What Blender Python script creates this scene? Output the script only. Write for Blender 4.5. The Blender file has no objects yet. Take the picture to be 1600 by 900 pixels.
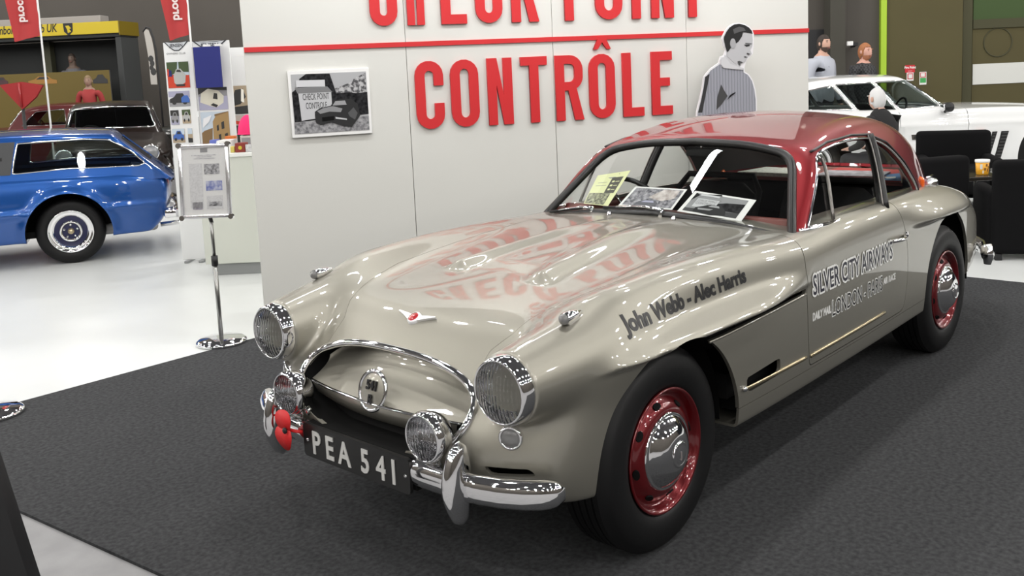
import bpy, bmesh, math, random
import numpy as np
from mathutils import Vector, Matrix
SC = bpy.context.scene
COL = SC.collection
PI = math.pi
# ------------------------------------------------------------------ camera
# World: ground z=0, origin under the front axle of the silver car, +X the way it faces, +Y its left side.
CAM_F, CAM_CY = 1495.5, 306.9
CAM_P = np.array([2.519, 2.353, 1.583])
_yaw, _pit, _rol = math.radians(222.311), math.radians(7.4685), math.radians(-2.5717)
_fw = np.array([math.cos(_yaw)*math.cos(_pit), math.sin(_yaw)*math.cos(_pit), -math.sin(_pit)])
_ri = np.array([math.sin(_yaw), -math.cos(_yaw), 0.0])
_up = np.cross(_ri, _fw)
CAM_R = math.cos(_rol)*_ri+math.sin(_rol)*_up
CAM_U = -math.sin(_rol)*_ri+math.cos(_rol)*_up
CAM_W = _fw
cd = bpy.data.cameras.new('camera'); cam = bpy.data.objects.new('camera', cd); COL.objects.link(cam)
cd.sensor_width = 36.0; cd.lens = CAM_F/1600*36.0; cd.shift_y = -(450-CAM_CY)/1600; cd.clip_start = .05; cd.clip_end = 300
cam.matrix_world = Matrix(((CAM_R[0], CAM_U[0], -CAM_W[0], CAM_P[0]), (CAM_R[1], CAM_U[1], -CAM_W[1], CAM_P[1]),
                           (CAM_R[2], CAM_U[2], -CAM_W[2], CAM_P[2]), (0, 0, 0, 1)))
SC.camera = cam
def ray(u, v):
    return CAM_W+CAM_R*(u-800)/CAM_F-CAM_U*(v-CAM_CY)/CAM_F
def at(u, v, depth): return CAM_P+ray(u, v)*depth                 # a pixel at a given depth
def ground(u, v, z=0.0):
    d = ray(u, v); return CAM_P+d*((z-CAM_P[2])/d[2])
def onplane(u, v, p0, n):
    d = ray(u, v); return CAM_P+d*(((np.array(p0)-CAM_P)@np.array(n))/(d@np.array(n)))
# ------------------------------------------------------------------ view, world
SC.view_settings.view_transform = 'Standard'; SC.view_settings.look = 'None'
SC.view_settings.gamma = 1; SC.view_settings.use_curve_mapping = False
SC.view_settings.exposure = EXPOSURE = 0.0
wd = bpy.data.worlds.new('hall_air'); SC.world = wd; wd.use_nodes = True
wd.node_tree.nodes['Background'].inputs[0].default_value = (.75, .78, .85, 1)
wd.node_tree.nodes['Background'].inputs[1].default_value = 0.02
# ------------------------------------------------------------------ ceiling lamps of the hall (high bays)
LAMP_Z = 7.4
LAMP_POWER = 250.0
_ld = bpy.data.lights.new('high_bay_lamp', 'POINT'); _ld.shadow_soft_size = .2; _ld.energy = LAMP_POWER
_ld.color = (1.0, .975, .94)
LAMPS = [(-27+4.2*i+(1.3 if j % 2 else 0), -27+4.4*j) for i in range(11) for j in range(11)]
for (lx, ly) in LAMPS:
    o = bpy.data.objects.new('high_bay_lamp', _ld); COL.objects.link(o); o.location = (lx, ly, LAMP_Z)
# flood lamps on the arms above the partition (their housings are built with the partition)
FLOODS = [(.55, 1.0, 3.25), (1.45, 1.0, 3.25), (2.5, 1.0, 3.25), (3.55, 1.0, 3.25)]
FLOOD_POWER = 10.0
_fd = bpy.data.lights.new('flood_lamp', 'AREA'); _fd.shape = 'RECTANGLE'; _fd.size = .42; _fd.size_y = .16; _fd.energy = FLOOD_POWER; _fd.color = (.97, .98, 1.0)
_pa = math.radians(150); _px = np.array([math.cos(_pa), math.sin(_pa), 0]); _pn = np.array([-math.sin(_pa), math.cos(_pa), 0]); _p0 = np.array([-.668, -2.633, 0])
for (fs, fo, fz) in FLOODS:
    o = bpy.data.objects.new('flood_lamp', _fd); COL.objects.link(o); P = _p0+_px*fs-_pn*fo; o.location = (P[0], P[1], fz)
    o.rotation_euler = (math.radians(35), 0, _pa)
# ------------------------------------------------------------------ materials
MATS = {}
def mat(name, col=(.5, .5, .5), rough=.5, metal=0.0, coat=0.0, coat_rough=.03, bump=None, noise=None, spec=None, emit=None, sheen=0, alpha=None):
    if name in MATS: return MATS[name]
    m = bpy.data.materials.new(name); m.use_nodes = True; nt = m.node_tree; b = nt.nodes['Principled BSDF']
    b.inputs['Base Color'].default_value = (*col, 1); b.inputs['Roughness'].default_value = rough; b.inputs['Metallic'].default_value = metal
    b.inputs['Coat Weight'].default_value = coat; b.inputs['Coat Roughness'].default_value = coat_rough
    if sheen: b.inputs['Sheen Weight'].default_value = sheen
    if spec is not None: b.inputs['Specular IOR Level'].default_value = spec
    if emit: b.inputs['Emission Color'].default_value = (*emit[0], 1); b.inputs['Emission Strength'].default_value = emit[1]
    tc = None
    if noise or bump:
        tc = nt.nodes.new('ShaderNodeTexCoord')
    if noise:   # (scale, colour2, detail[, low, high])
        n = nt.nodes.new('ShaderNodeTexNoise'); n.inputs['Scale'].default_value = noise[0]; n.inputs['Detail'].default_value = noise[2]
        r = nt.nodes.new('ShaderNodeValToRGB'); r.color_ramp.elements[0].color = (*col, 1); r.color_ramp.elements[1].color = (*noise[1], 1)
        r.color_ramp.elements[0].position = noise[3] if len(noise) > 3 else .35; r.color_ramp.elements[1].position = noise[4] if len(noise) > 4 else .65
        nt.links.new(tc.outputs['Object'], n.inputs['Vector']); nt.links.new(n.outputs['Fac'], r.inputs['Fac']); nt.links.new(r.outputs['Color'], b.inputs['Base Color'])
    if bump:    # (scale, strength, distance)
        n = nt.nodes.new('ShaderNodeTexNoise'); n.inputs['Scale'].default_value = bump[0]; n.inputs['Detail'].default_value = 3
        k = nt.nodes.new('ShaderNodeBump'); k.inputs['Strength'].default_value = bump[1]; k.inputs['Distance'].default_value = bump[2]
        nt.links.new(tc.outputs['Object'], n.inputs['Vector']); nt.links.new(n.outputs['Fac'], k.inputs['Height']); nt.links.new(k.outputs['Normal'], b.inputs['Normal'])
    MATS[name] = m
    return m
def glass_mat(name, tint=(.93, .95, .94), rough=0.0, ior=1.45, wave=None, diffuse=None):
    if name in MATS: return MATS[name]
    m = bpy.data.materials.new(name); m.use_nodes = True; nt = m.node_tree; nt.nodes.clear()
    out = nt.nodes.new('ShaderNodeOutputMaterial'); t = nt.nodes.new('ShaderNodeBsdfTransparent'); t.inputs[0].default_value = (*tint, 1)
    g = nt.nodes.new('ShaderNodeBsdfGlossy'); g.inputs['Roughness'].default_value = rough
    lw = nt.nodes.new('ShaderNodeLayerWeight'); pw = nt.nodes.new('ShaderNodeMath'); pw.operation = 'POWER'; pw.inputs[1].default_value = 5
    fr = nt.nodes.new('ShaderNodeMath'); fr.operation = 'MULTIPLY_ADD'; f0 = ((ior-1)/(ior+1))**2*1.6; fr.inputs[1].default_value = 1-f0; fr.inputs[2].default_value = f0
    nt.links.new(lw.outputs['Facing'], pw.inputs[0]); nt.links.new(pw.outputs[0], fr.inputs[0])
    mx = nt.nodes.new('ShaderNodeMixShader'); nt.links.new(fr.outputs[0], mx.inputs[0]); nt.links.new(t.outputs[0], mx.inputs[1]); nt.links.new(g.outputs[0], mx.inputs[2])
    last = mx
    if wave:
        tc = nt.nodes.new('ShaderNodeTexCoord'); w = nt.nodes.new('ShaderNodeTexWave'); w.inputs['Scale'].default_value = wave[0]; w.bands_direction = wave[2]
        k = nt.nodes.new('ShaderNodeBump'); k.inputs['Strength'].default_value = wave[1]; k.inputs['Distance'].default_value = .004
        nt.links.new(tc.outputs['Object'], w.inputs['Vector']); nt.links.new(w.outputs['Fac'], k.inputs['Height'])
        nt.links.new(k.outputs[0], g.inputs['Normal']); nt.links.new(k.outputs[0], lw.inputs['Normal'])
    if diffuse:
        d = nt.nodes.new('ShaderNodeBsdfDiffuse'); d.inputs[0].default_value = (*diffuse[0], 1)
        m2 = nt.nodes.new('ShaderNodeMixShader'); m2.inputs[0].default_value = diffuse[1]
        nt.links.new(last.outputs[0], m2.inputs[1]); nt.links.new(d.outputs[0], m2.inputs[2]); last = m2
    nt.links.new(last.outputs[0], out.inputs[0]); MATS[name] = m
    return m
# ------------------------------------------------------------------ objects
def tag(o, label=None, cat=None, group=None, kind=None):
    if label: o['label'] = label
    if cat: o['category'] = cat
    if group: o['group'] = group
    if kind: o['kind'] = kind
    return o
def thing(name, label, cat, loc=(0, 0, 0), rz=0.0, group=None):
    o = bpy.data.objects.new(name, None); COL.objects.link(o); o.location = loc; o.rotation_euler = (0, 0, rz); o.empty_display_size = .1
    return tag(o, label, cat, group)
def mesh_of(name, V, F, smooth=False):
    me = bpy.data.meshes.new(name); me.from_pydata([tuple(map(float, v)) for v in V], [], F)
    if smooth: me.polygons.foreach_set('use_smooth', [True]*len(me.polygons))
    me.update(); return me
def link(name, me, m, parent=None):
    o = bpy.data.objects.new(name, me); COL.objects.link(o)
    if m is not None and not me.materials: me.materials.append(m)
    if parent is not None: o.parent = parent
    return o
def obj(name, V, F, m, parent=None, smooth=False, loc=None, rot=None):
    o = link(name, mesh_of(name, V, F, smooth), m, parent)
    if loc is not None: o.location = loc
    if rot is not None: o.rotation_euler = rot
    return o
def copy_tree(o, parent=None):
    c = o.copy(); COL.objects.link(c); c.parent = parent
    for ch in list(o.children): copy_tree(ch, c)
    return c
def smooth_angle(o, deg=35):
    me = o.data; me.polygons.foreach_set('use_smooth', [True]*len(me.polygons))
    bm = bmesh.new(); bm.from_mesh(me); a = math.radians(deg)
    for e in bm.edges:
        e.smooth = not (len(e.link_faces) == 2 and e.calc_face_angle(0) > a)
    bm.to_mesh(me); bm.free(); return o
class MB:
    """collects vertices and faces of ONE part"""
    def __init__(s): s.V = []; s.F = []
    def add(s, V, F):
        n = len(s.V); s.V += [tuple(map(float, v)) for v in V]; s.F += [tuple(i+n for i in f) for f in F]; return s
    def box(s, lo, hi):
        x0, y0, z0 = lo; x1, y1, z1 = hi
        return s.add([(x0, y0, z0), (x1, y0, z0), (x1, y1, z0), (x0, y1, z0), (x0, y0, z1), (x1, y0, z1), (x1, y1, z1), (x0, y1, z1)],
                     [(3, 2, 1, 0), (4, 5, 6, 7), (0, 1, 5, 4), (1, 2, 6, 5), (2, 3, 7, 6), (3, 0, 4, 7)])
    def tube(s, pts, r, n=8, closed=False, up=None, sx=1.0, sy=1.0, caps=True):
        V, F = tube(pts, r, n, closed, up, sx, sy, caps); return s.add(V, F)
    def lathe(s, prof, n=32, axis='z', c=(0, 0, 0), a0=0, a1=2*PI):
        V, F = lathe(prof, n, axis, c, a0, a1); return s.add(V, F)
    def prism(s, poly, d0, d1, plane='xz'):
        V, F = prism(poly, d0, d1, plane); return s.add(V, F)
    def build(s, name, m, parent=None, smooth=None, bevel=0, loc=None, rot=None, segs=2):
        o = obj(name, s.V, s.F, m, parent, False, loc, rot)
        if bevel:
            bm = bmesh.new(); bm.from_mesh(o.data)
            bmesh.ops.bevel(bm, geom=[e for e in bm.edges if len(e.link_faces) == 2 and e.calc_face_angle(0) > .5], offset=bevel, segments=segs, affect='EDGES', profile=.5)
            bm.to_mesh(o.data); bm.free()
        if smooth: smooth_angle(o, smooth)
        return o
def tube(pts, r, n=8, closed=False, up=None, sx=1.0, sy=1.0, caps=True):
    P = [np.array(p, float) for p in pts]; k = len(P); rr = r if hasattr(r, '__len__') else [r]*k
    V = []; F = []; prev = None
    for i in range(k):
        a = P[(i-1) % k] if (closed or i > 0) else P[i]; b = P[(i+1) % k] if (closed or i < k-1) else P[i]
        t = b-a; t = t/(np.linalg.norm(t)+1e-12)
        if up is not None: nrm = np.array(up, float)
        elif prev is None:
            nrm = np.array([0, 0, 1.0]) if abs(t[2]) < .9 else np.array([1.0, 0, 0])
        else: nrm = prev
        nrm = nrm-t*(nrm@t); nrm /= np.linalg.norm(nrm)+1e-12; prev = nrm; bi = np.cross(t, nrm)
        for j in range(n):
            a_ = 2*PI*j/n; V.append(P[i]+rr[i]*(sx*math.cos(a_)*nrm+sy*math.sin(a_)*bi))
    for i in range(k if closed else k-1):
        for j in range(n):
            a = i*n+j; b = i*n+(j+1) % n; c = ((i+1) % k)*n+(j+1) % n; d = ((i+1) % k)*n+j
            F.append((a, b, c, d))
    if not closed and caps: F.append(tuple(range(n-1, -1, -1))); F.append(tuple((k-1)*n+j for j in range(n)))
    return V, F
def lathe(prof, n=32, axis='z', c=(0, 0, 0), a0=0, a1=2*PI):
    """prof: (radius, height) pairs"""
    full = abs(a1-a0-2*PI) < 1e-6; V = []; F = []; m = n if full else n+1
    for (r, h) in prof:
        for j in range(m):
            a = a0+(a1-a0)*j/n; u, v = r*math.cos(a), r*math.sin(a)
            p = (u, v, h) if axis == 'z' else ((h, u, v) if axis == 'x' else (v, h, u))
            V.append((p[0]+c[0], p[1]+c[1], p[2]+c[2]))
    for i in range(len(prof)-1):
        for j in range(n if full else n):
            a = i*m+j; b = i*m+(j+1) % m; F.append((a, b, b+m, a+m))
    return V, F
def prism(poly, d0, d1, plane='xz'):
    """extruded polygon; plane xz -> depth along y etc."""
    def P(a, b, d): return {'xz': (a, d, b), 'xy': (a, b, d), 'yz': (d, a, b)}[plane]
    n = len(poly); V = [P(a, b, d0) for a, b in poly]+[P(a, b, d1) for a, b in poly]
    F = [tuple(range(n-1, -1, -1)), tuple(range(n, 2*n))]+[(i, (i+1) % n, n+(i+1) % n, n+i) for i in range(n)]
    return V, F
def rbox(name, lo, hi, m, parent=None, r=.01, segs=2, loc=None, rot=None):
    return MB().box(lo, hi).build(name, m, parent, smooth=40, bevel=r, segs=segs, loc=loc, rot=rot)
def text_mesh(txt, size=1.0, sx=1.0, bold=0.0, extrude=0.0, align='CENTER', shear=0.0, space=1.0, res=3):
    cu = bpy.data.curves.new('t', 'FONT'); cu.body = txt; cu.size = size; cu.offset = bold; cu.extrude = extrude; cu.align_x = align
    cu.shear = shear; cu.space_character = space; cu.resolution_u = res
    o = bpy.data.objects.new('t', cu); COL.objects.link(o); bpy.context.view_layer.update()
    me = bpy.data.meshes.new_from_object(o.evaluated_get(bpy.context.evaluated_depsgraph_get()))
    bpy.data.objects.remove(o); bpy.data.curves.remove(cu)
    V = np.array([v.co[:] for v in me.vertices]) if len(me.vertices) else np.zeros((0, 3)); F = [tuple(p.vertices) for p in me.polygons]
    bpy.data.meshes.remove(me); V[:, 0] *= sx
    return V, F
def curve_fill(splines, extrude):
    """2D closed polylines (outline first, then holes) -> filled, extruded mesh"""
    cu = bpy.data.curves.new('c', 'CURVE'); cu.dimensions = '2D'; cu.fill_mode = 'BOTH'; cu.extrude = extrude
    for pl in splines:
        s = cu.splines.new('POLY'); s.points.add(len(pl)-1); s.use_cyclic_u = True
        for i, (x, y) in enumerate(pl): s.points[i].co = (x, y, 0, 1)
    o = bpy.data.objects.new('c', cu); COL.objects.link(o); bpy.context.view_layer.update()
    me = bpy.data.meshes.new_from_object(o.evaluated_get(bpy.context.evaluated_depsgraph_get()))
    bpy.data.objects.remove(o); bpy.data.curves.remove(cu); return me
# ------------------------------------------------------------------ implicit surfaces -> clean dense meshes (car bodies)
def spline(xs, ys):
    """natural cubic spline, linear beyond its ends"""
    x = np.array(xs, float); y = np.array(ys, float)
    if x[0] > x[-1]: x = x[::-1]; y = y[::-1]
    n = len(x); h = np.diff(x); A = np.eye(n); b = np.zeros(n)
    for i in range(1, n-1):
        A[i, i-1] = h[i-1]; A[i, i] = 2*(h[i-1]+h[i]); A[i, i+1] = h[i]; b[i] = 6*((y[i+1]-y[i])/h[i]-(y[i]-y[i-1])/h[i-1])
    M = np.linalg.solve(A, b)
    # pre-sampled table: fast evaluation
    def ev(q):
        i = np.clip(np.searchsorted(x, q)-1, 0, n-2); t = q-x[i]; hh = h[i]
        qq = np.clip(q, x[0], x[-1]); t = qq-x[i]
        a = (y[i+1]-y[i])/hh-hh*(2*M[i]+M[i+1])/6
        return y[i]+a*t+M[i]/2*t*t+(M[i+1]-M[i])/(6*hh)*t**3
    s0 = (y[1]-y[0])/h[0]-h[0]*(2*M[0]+M[1])/6; s1 = (y[-1]-y[-2])/h[-1]+h[-1]*(2*M[-1]+M[-2])/6
    tx = np.linspace(x[0], x[-1], 1500); ty = ev(tx)
    def f(q):
        q = np.asarray(q, float)
        return np.interp(q, tx, ty)+np.minimum(q-x[0], 0)*s0+np.maximum(q-x[-1], 0)*s1
    return f
def smax(a, b, k): 
    h = np.maximum(k-np.abs(a-b), 0)/k; return np.maximum(a, b)+h*h*h*k/6
def smin(a, b, k): return -smax(-a, -b, k)
def sstep(e0, e1, x):
    t = np.clip((x-e0)/(e1-e0), 0, 1); return t*t*(3-2*t)
def poly_sd(px, py, poly):
    """signed distance to a polygon (negative inside)"""
    P = np.array(poly, float); d = np.full(px.shape, 1e9); s = np.zeros(px.shape, bool)
    for i in range(len(P)):
        a = P[i]; b = P[(i+1) % len(P)]; e = b-a; wx = px-a[0]; wy = py-a[1]
        t = np.clip((wx*e[0]+wy*e[1])/(e@e+1e-15), 0, 1); d = np.minimum(d, (wx-e[0]*t)**2+(wy-e[1]*t)**2)
        c = ((a[1] > py) != (b[1] > py)) & (px < (b[0]-a[0])*(py-a[1])/(b[1]-a[1]+1e-15)+a[0]); s ^= c
    return np.where(s, -1, 1)*np.sqrt(d)
def round_poly(poly, r, n=5):
    """round the corners of a polygon"""
    out = []; k = len(poly)
    for i in range(k):
        p = np.array(poly[i], float); a = np.array(poly[i-1], float)-p; b = np.array(poly[(i+1) % k], float)-p
        la, lb = np.linalg.norm(a), np.linalg.norm(b); rr = min(r[i] if hasattr(r, '__len__') else r, la*.49, lb*.49)
        p0 = p+a/la*rr; p1 = p+b/lb*rr
        for t in np.linspace(0, 1, n): out.append(tuple((1-t)**2*p0+2*t*(1-t)*p+t*t*p1))
    return out
def grad(f, P, e=1e-3):
    x, y, z = P.T
    return np.stack([f(x+e, y, z)-f(x-e, y, z), f(x, y+e, z)-f(x, y-e, z), f(x, y, z+e)-f(x, y, z-e)], 1)/(2*e)
def nets(f, lo, hi, h, L=2.2, iters=3):
    lo = np.array(lo, float); c = 4; n = (np.ceil((np.array(hi)-lo)/(h*c)).astype(int))*c; nb = n//c
    bx, by, bz = [lo[i]+(np.arange(nb[i])+.5)*h*c for i in range(3)]
    G = np.meshgrid(bx, by, bz, indexing='ij'); fb = f(*[g.ravel() for g in G]).reshape(nb)
    act = np.abs(fb) < h*c*.87*L
    up = lambda A: A.repeat(c, 0).repeat(c, 1).repeat(c, 2)
    val = np.ones(n+1, np.float32); val[:-1, :-1, :-1] = np.where(up(fb) < 0, -1, 1)
    ma = np.zeros(n+1, bool); u = up(act)
    for i in (0, 1):
        for j in (0, 1):
            for k in (0, 1): ma[i:n[0]+i, j:n[1]+j, k:n[2]+k] |= u
    I = np.argwhere(ma); P = lo+I*h; vv = np.empty(len(P))
    for s in range(0, len(P), 400000): vv[s:s+400000] = f(*P[s:s+400000].T)
    val[ma] = vv; s = val < 0
    cnt = np.zeros(n, np.uint8)
    for i in (0, 1):
        for j in (0, 1):
            for k in (0, 1): cnt += s[i:n[0]+i, j:n[1]+j, k:n[2]+k]
    C = np.argwhere((cnt > 0) & (cnt < 8)); idx = np.full(n, -1, np.int32); idx[C[:, 0], C[:, 1], C[:, 2]] = np.arange(len(C))
    acc = np.zeros((len(C), 3)); num = np.zeros(len(C))
    cor = [(i, j, k) for i in (0, 1) for j in (0, 1) for k in (0, 1)]
    for a in cor:
        for ax in range(3):
            if a[ax]: continue
            b = list(a); b[ax] = 1
            va = val[C[:, 0]+a[0], C[:, 1]+a[1], C[:, 2]+a[2]].astype(float); vb = val[C[:, 0]+b[0], C[:, 1]+b[1], C[:, 2]+b[2]].astype(float)
            m = (va < 0) != (vb < 0); t = np.where(m, va/(va-vb+1e-20), 0)
            p = np.array(a, float)+np.outer(t, np.array(b)-np.array(a)); acc += p*m[:, None]; num += m
    V = lo+(C+acc/num[:, None])*h; V0 = V.copy()
    for _ in range(iters):
        g = grad(f, V); fv = f(*V.T); st = fv[:, None]*g/(np.sum(g*g, 1)[:, None]+1e-9)
        V = np.clip(V-st, V0-h, V0+h)
    T = []
    for ax in range(3):
        o1, o2 = [(1, 2), (2, 0), (0, 1)][ax]
        sl = [slice(None)]*3; sl2 = [slice(None)]*3; sl[ax] = slice(0, n[ax]); sl2[ax] = slice(1, n[ax]+1)
        ch = s[tuple(sl)] != s[tuple(sl2)]; E = np.argwhere(ch)
        E = E[(E[:, o1] > 0) & (E[:, o2] > 0) & (E[:, o1] < n[o1]) & (E[:, o2] < n[o2])]
        ins = s[E[:, 0], E[:, 1], E[:, 2]]
        def cell(d1, d2):
            q = E.copy(); q[:, o1] += d1; q[:, o2] += d2; return idx[q[:, 0], q[:, 1], q[:, 2]]
        q = np.stack([cell(-1, -1), cell(0, -1), cell(0, 0), cell(-1, 0)], 1); q = q[(q >= 0).all(1)] if (q < 0).any() else q
        if len(q) != len(ins): continue
        q = np.where(ins[:, None], q, q[:, ::-1])
        d1 = np.sum((V[q[:, 0]]-V[q[:, 2]])**2, 1) < np.sum((V[q[:, 1]]-V[q[:, 3]])**2, 1)
        T.append(np.where(d1[:, None], q[:, [0, 1, 2]], q[:, [0, 1, 3]])); T.append(np.where(d1[:, None], q[:, [0, 2, 3]], q[:, [1, 2, 3]]))
    return V, np.concatenate(T)
def compact(V, T):
    u = np.unique(T); m = np.full(len(V), -1); m[u] = np.arange(len(u)); return V[u], m[T]
def clip(V, T, s):
    """keep the part of the triangle mesh where s<0"""
    if len(T) == 0: return V, T
    s = np.where(np.abs(s) < 1e-7, -1e-7, s); b = s[T] < 0; c = b.sum(1); keep = T[c == 3]; one = T[c == 1]; two = T[c == 2]
    def roll(t, which):
        bb = (s[t] < 0) == which; k = np.argmax(bb, 1); r = np.arange(len(t)); return np.stack([t[r, k], t[r, (k+1) % 3], t[r, (k+2) % 3]], 1)
    one = roll(one, True); two = roll(two, False)
    E = np.concatenate([one[:, [0, 1]], one[:, [0, 2]], two[:, [0, 1]], two[:, [0, 2]]])
    if len(E) == 0: return compact(V, keep)
    Es = np.sort(E, 1); uq, inv = np.unique(Es, axis=0, return_inverse=True); inv = inv.ravel()
    t = s[uq[:, 0]]/(s[uq[:, 0]]-s[uq[:, 1]]); nv = V[uq[:, 0]]+(V[uq[:, 1]]-V[uq[:, 0]])*t[:, None]
    inv = inv+len(V); a, b2 = inv[:len(one)], inv[len(one):2*len(one)]; o = 2*len(one); c1, c2 = inv[o:o+len(two)], inv[o+len(two):]
    T1 = np.stack([one[:, 0], a, b2], 1); T2 = np.stack([c1, two[:, 1], two[:, 2]], 1); T3 = np.stack([c1, two[:, 2], c2], 1)
    return compact(np.concatenate([V, nv]), np.concatenate([keep, T1, T2, T3]))
def rim(V, N, T, d):
    """turn the open edges of a shell inwards by d"""
    e = np.concatenate([T[:, [0, 1]], T[:, [1, 2]], T[:, [2, 0]]]); k = np.sort(e, 1); key = k[:, 0].astype(np.int64)*len(V)+k[:, 1]
    _, first, cnt = np.unique(key, return_index=True, return_counts=True); be = e[first[cnt == 1]]
    u = np.unique(be); m = np.full(len(V), -1); m[u] = np.arange(len(u))+len(V)*2; dup = np.full(len(V), -1); dup[u] = np.arange(len(u))+len(V)
    V2 = np.concatenate([V, V[u], V[u]-N[u]*d])
    m[u] = np.arange(len(u))+len(V)+len(u)
    a, b = dup[be[:, 0]], dup[be[:, 1]]; c, dd = m[be[:, 1]], m[be[:, 0]]
    return V2, np.concatenate([T, np.stack([b, a, dd], 1), np.stack([b, dd, c], 1)]), len(V)
def shell(name, V, T, f, m, parent=None, mirror=False, edge=0.0, offset=0.0, flip=False):
    """mesh object from triangles lying on the implicit surface f; normals come from f"""
    N = grad(f, V, 1.5e-3); N /= np.linalg.norm(N, axis=1)[:, None]+1e-9
    if offset: V = V+N*offset
    nb = len(V); T0 = T
    if edge: V, T, nb = rim(V, N, T, edge)
    if mirror == 'only': V = V*[1, -1, 1]; N = N*[1, -1, 1]; T = T[:, ::-1]
    elif mirror:
        n0 = len(V); V = np.concatenate([V, V*[1, -1, 1]]); T = np.concatenate([T, T[:, ::-1]+n0])
    me = bpy.data.meshes.new(name); me.vertices.add(len(V)); me.vertices.foreach_set('co', V.astype(np.float32).ravel())
    me.loops.add(len(T)*3); me.loops.foreach_set('vertex_index', T.astype(np.int32).ravel())
    me.polygons.add(len(T)); me.polygons.foreach_set('loop_start', np.arange(0, len(T)*3, 3, dtype=np.int32))
    me.polygons.foreach_set('use_smooth', np.ones(len(T), bool)); me.update(calc_edges=True)
    NN = np.zeros((len(V), 3)); k0 = len(N); NN[:k0] = N
    if mirror is True: NN[n0:n0+k0] = N*[1, -1, 1]
    me.normals_split_custom_set_from_vertices(NN.astype(np.float32))
    return link(name, me, m, parent)
# ================================================================== the hall
VYAW = _yaw; VH = np.array([math.cos(VYAW), math.sin(VYAW), 0]); RH = np.array([math.sin(VYAW), -math.cos(VYAW), 0]); VR = VYAW-PI/2
def base_at(D, s=0.0): p = CAM_P+VH*D+RH*s; return (float(p[0]), float(p[1]), 0.0)
def sz(u, v, D):
    """pixel -> (right, height) on the upright plane facing the camera at distance D"""
    P = onplane(u, v, CAM_P+VH*D, VH)-CAM_P; return float(P@RH), float(P[2]+CAM_P[2])
def slab(name, poly, z0, z1, m):
    V, F = prism(poly, z0, z1, 'xy'); o = obj(name, V, F, m); return tag(o, kind='structure')
M_AISLE = mat('grey_aisle_floor', (.26, .26, .265), rough=.6, noise=(9, (.30, .30, .305), 4), bump=(40, .05, .001))
M_WHITEFLOOR = mat('white_stand_floor', (.66, .68, .67), rough=.35, noise=(1.2, (.70, .72, .71), 3))
M_CARPET = mat('charcoal_carpet', (.036, .037, .039), rough=.95, noise=(55, (.074, .076, .079), 5, .3, .75), bump=(420, .6, .004), spec=.12)
floor = slab('floor', [(-32, -32), (18, -32), (18, 22), (-32, 22)], -.12, -.012, M_AISLE)
deck = slab('floor_white_deck', [(2.2, -9.2), (2.2, -2.0), (.4, -2.0), (-4.0, .2), (-4.2, 5.5), (-9.6, 5.5), (-9.6, -9.2)], -.0119, -.003, M_WHITEFLOOR)
CARPET = [(1.395, -2.79), (-4.50, -2.79), (-4.53, 4.2), (.25, 4.2), (1.10, -.15)]
carpet = slab('floor_carpet', CARPET, -.0118, 0.0, M_CARPET)
M_HALLWALL = mat('grey_hall_wall', (.062, .055, .047), rough=.8, noise=(.5, (.072, .064, .055), 4))
M_HALLDARK = mat('dark_grey_pillar', (.050, .047, .037), rough=.8)
M_OLIVE = mat('olive_wall', (.070, .059, .020), rough=.8, noise=(.8, (.080, .068, .024), 3))
M_OLIVEDARK = mat('olive_dark', (.052, .050, .022), rough=.8)
M_LIME = mat('lime_stripe', (.36, .55, .03), rough=.6)
M_GREENDOOR = mat('green_door', (.030, .062, .009), rough=.6)
M_CEIL = mat('dark_ceiling', (.03, .03, .033), rough=.9)
ceil = slab('ceiling', [(-32, -32), (18, -32), (18, 22), (-32, 22)], 9.6, 9.8, M_CEIL)
slab('wall_east', [(18, -28), (18.2, -28), (18.2, 22), (18, 22)], -.1, 9.6, M_HALLWALL)
slab('wall_north', [(-30, 22), (18, 22), (18, 22.2), (-30, 22.2)], -.1, 9.6, M_HALLWALL)
# far wall across the hall, seen left of the partition
WD = 25.0
def far(name, u0, u1, z0, z1, D, th, m, pad=(0, 0), v=60):
    """upright slab facing the camera between two picture columns"""
    a = sz(u0, v, D)[0]-pad[0]; b = sz(u1, v, D)[0]+pad[1]
    p = lambda s, d: tuple((CAM_P+VH*d+RH*s)[:2])
    return slab(name, [p(a, D), p(b, D), p(b, D+th), p(a, D+th)], z0, z1, m)
far('wall_back', -700, 800, -.1, 9.6, WD, .3, M_HALLWALL, (6, 0))
RD = 16.5
far('wall_right', 900, 1376, -.1, 9.6, RD, .3, M_HALLWALL)
far('wall_far_pillar', 1297.5, 1321, -.1, 9.6, RD-.35, .345, M_HALLDARK)
far('wall_lime_edge', 1376.5, 1385.5, -.1, 9.6, RD-.08, .375, M_LIME)
far('wall_olive', 1386, 1504, -.1, 9.6, RD-.02, .3, M_OLIVE)
far('wall_olive_return', 1504.5, 1519, -.1, 9.6, RD+.05, .3, M_OLIVEDARK)
far('wall_green', 1519.5, 2300, 3.2, 9.6, RD+.18, .2, M_OLIVE, (0, 4))
d1 = far('door_1', 1264, 1296.5, 0, sz(1280, 46, RD-.03)[1], RD-.03, .028, mat('dark_opening', (.012, .012, .014), rough=.4))
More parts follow.
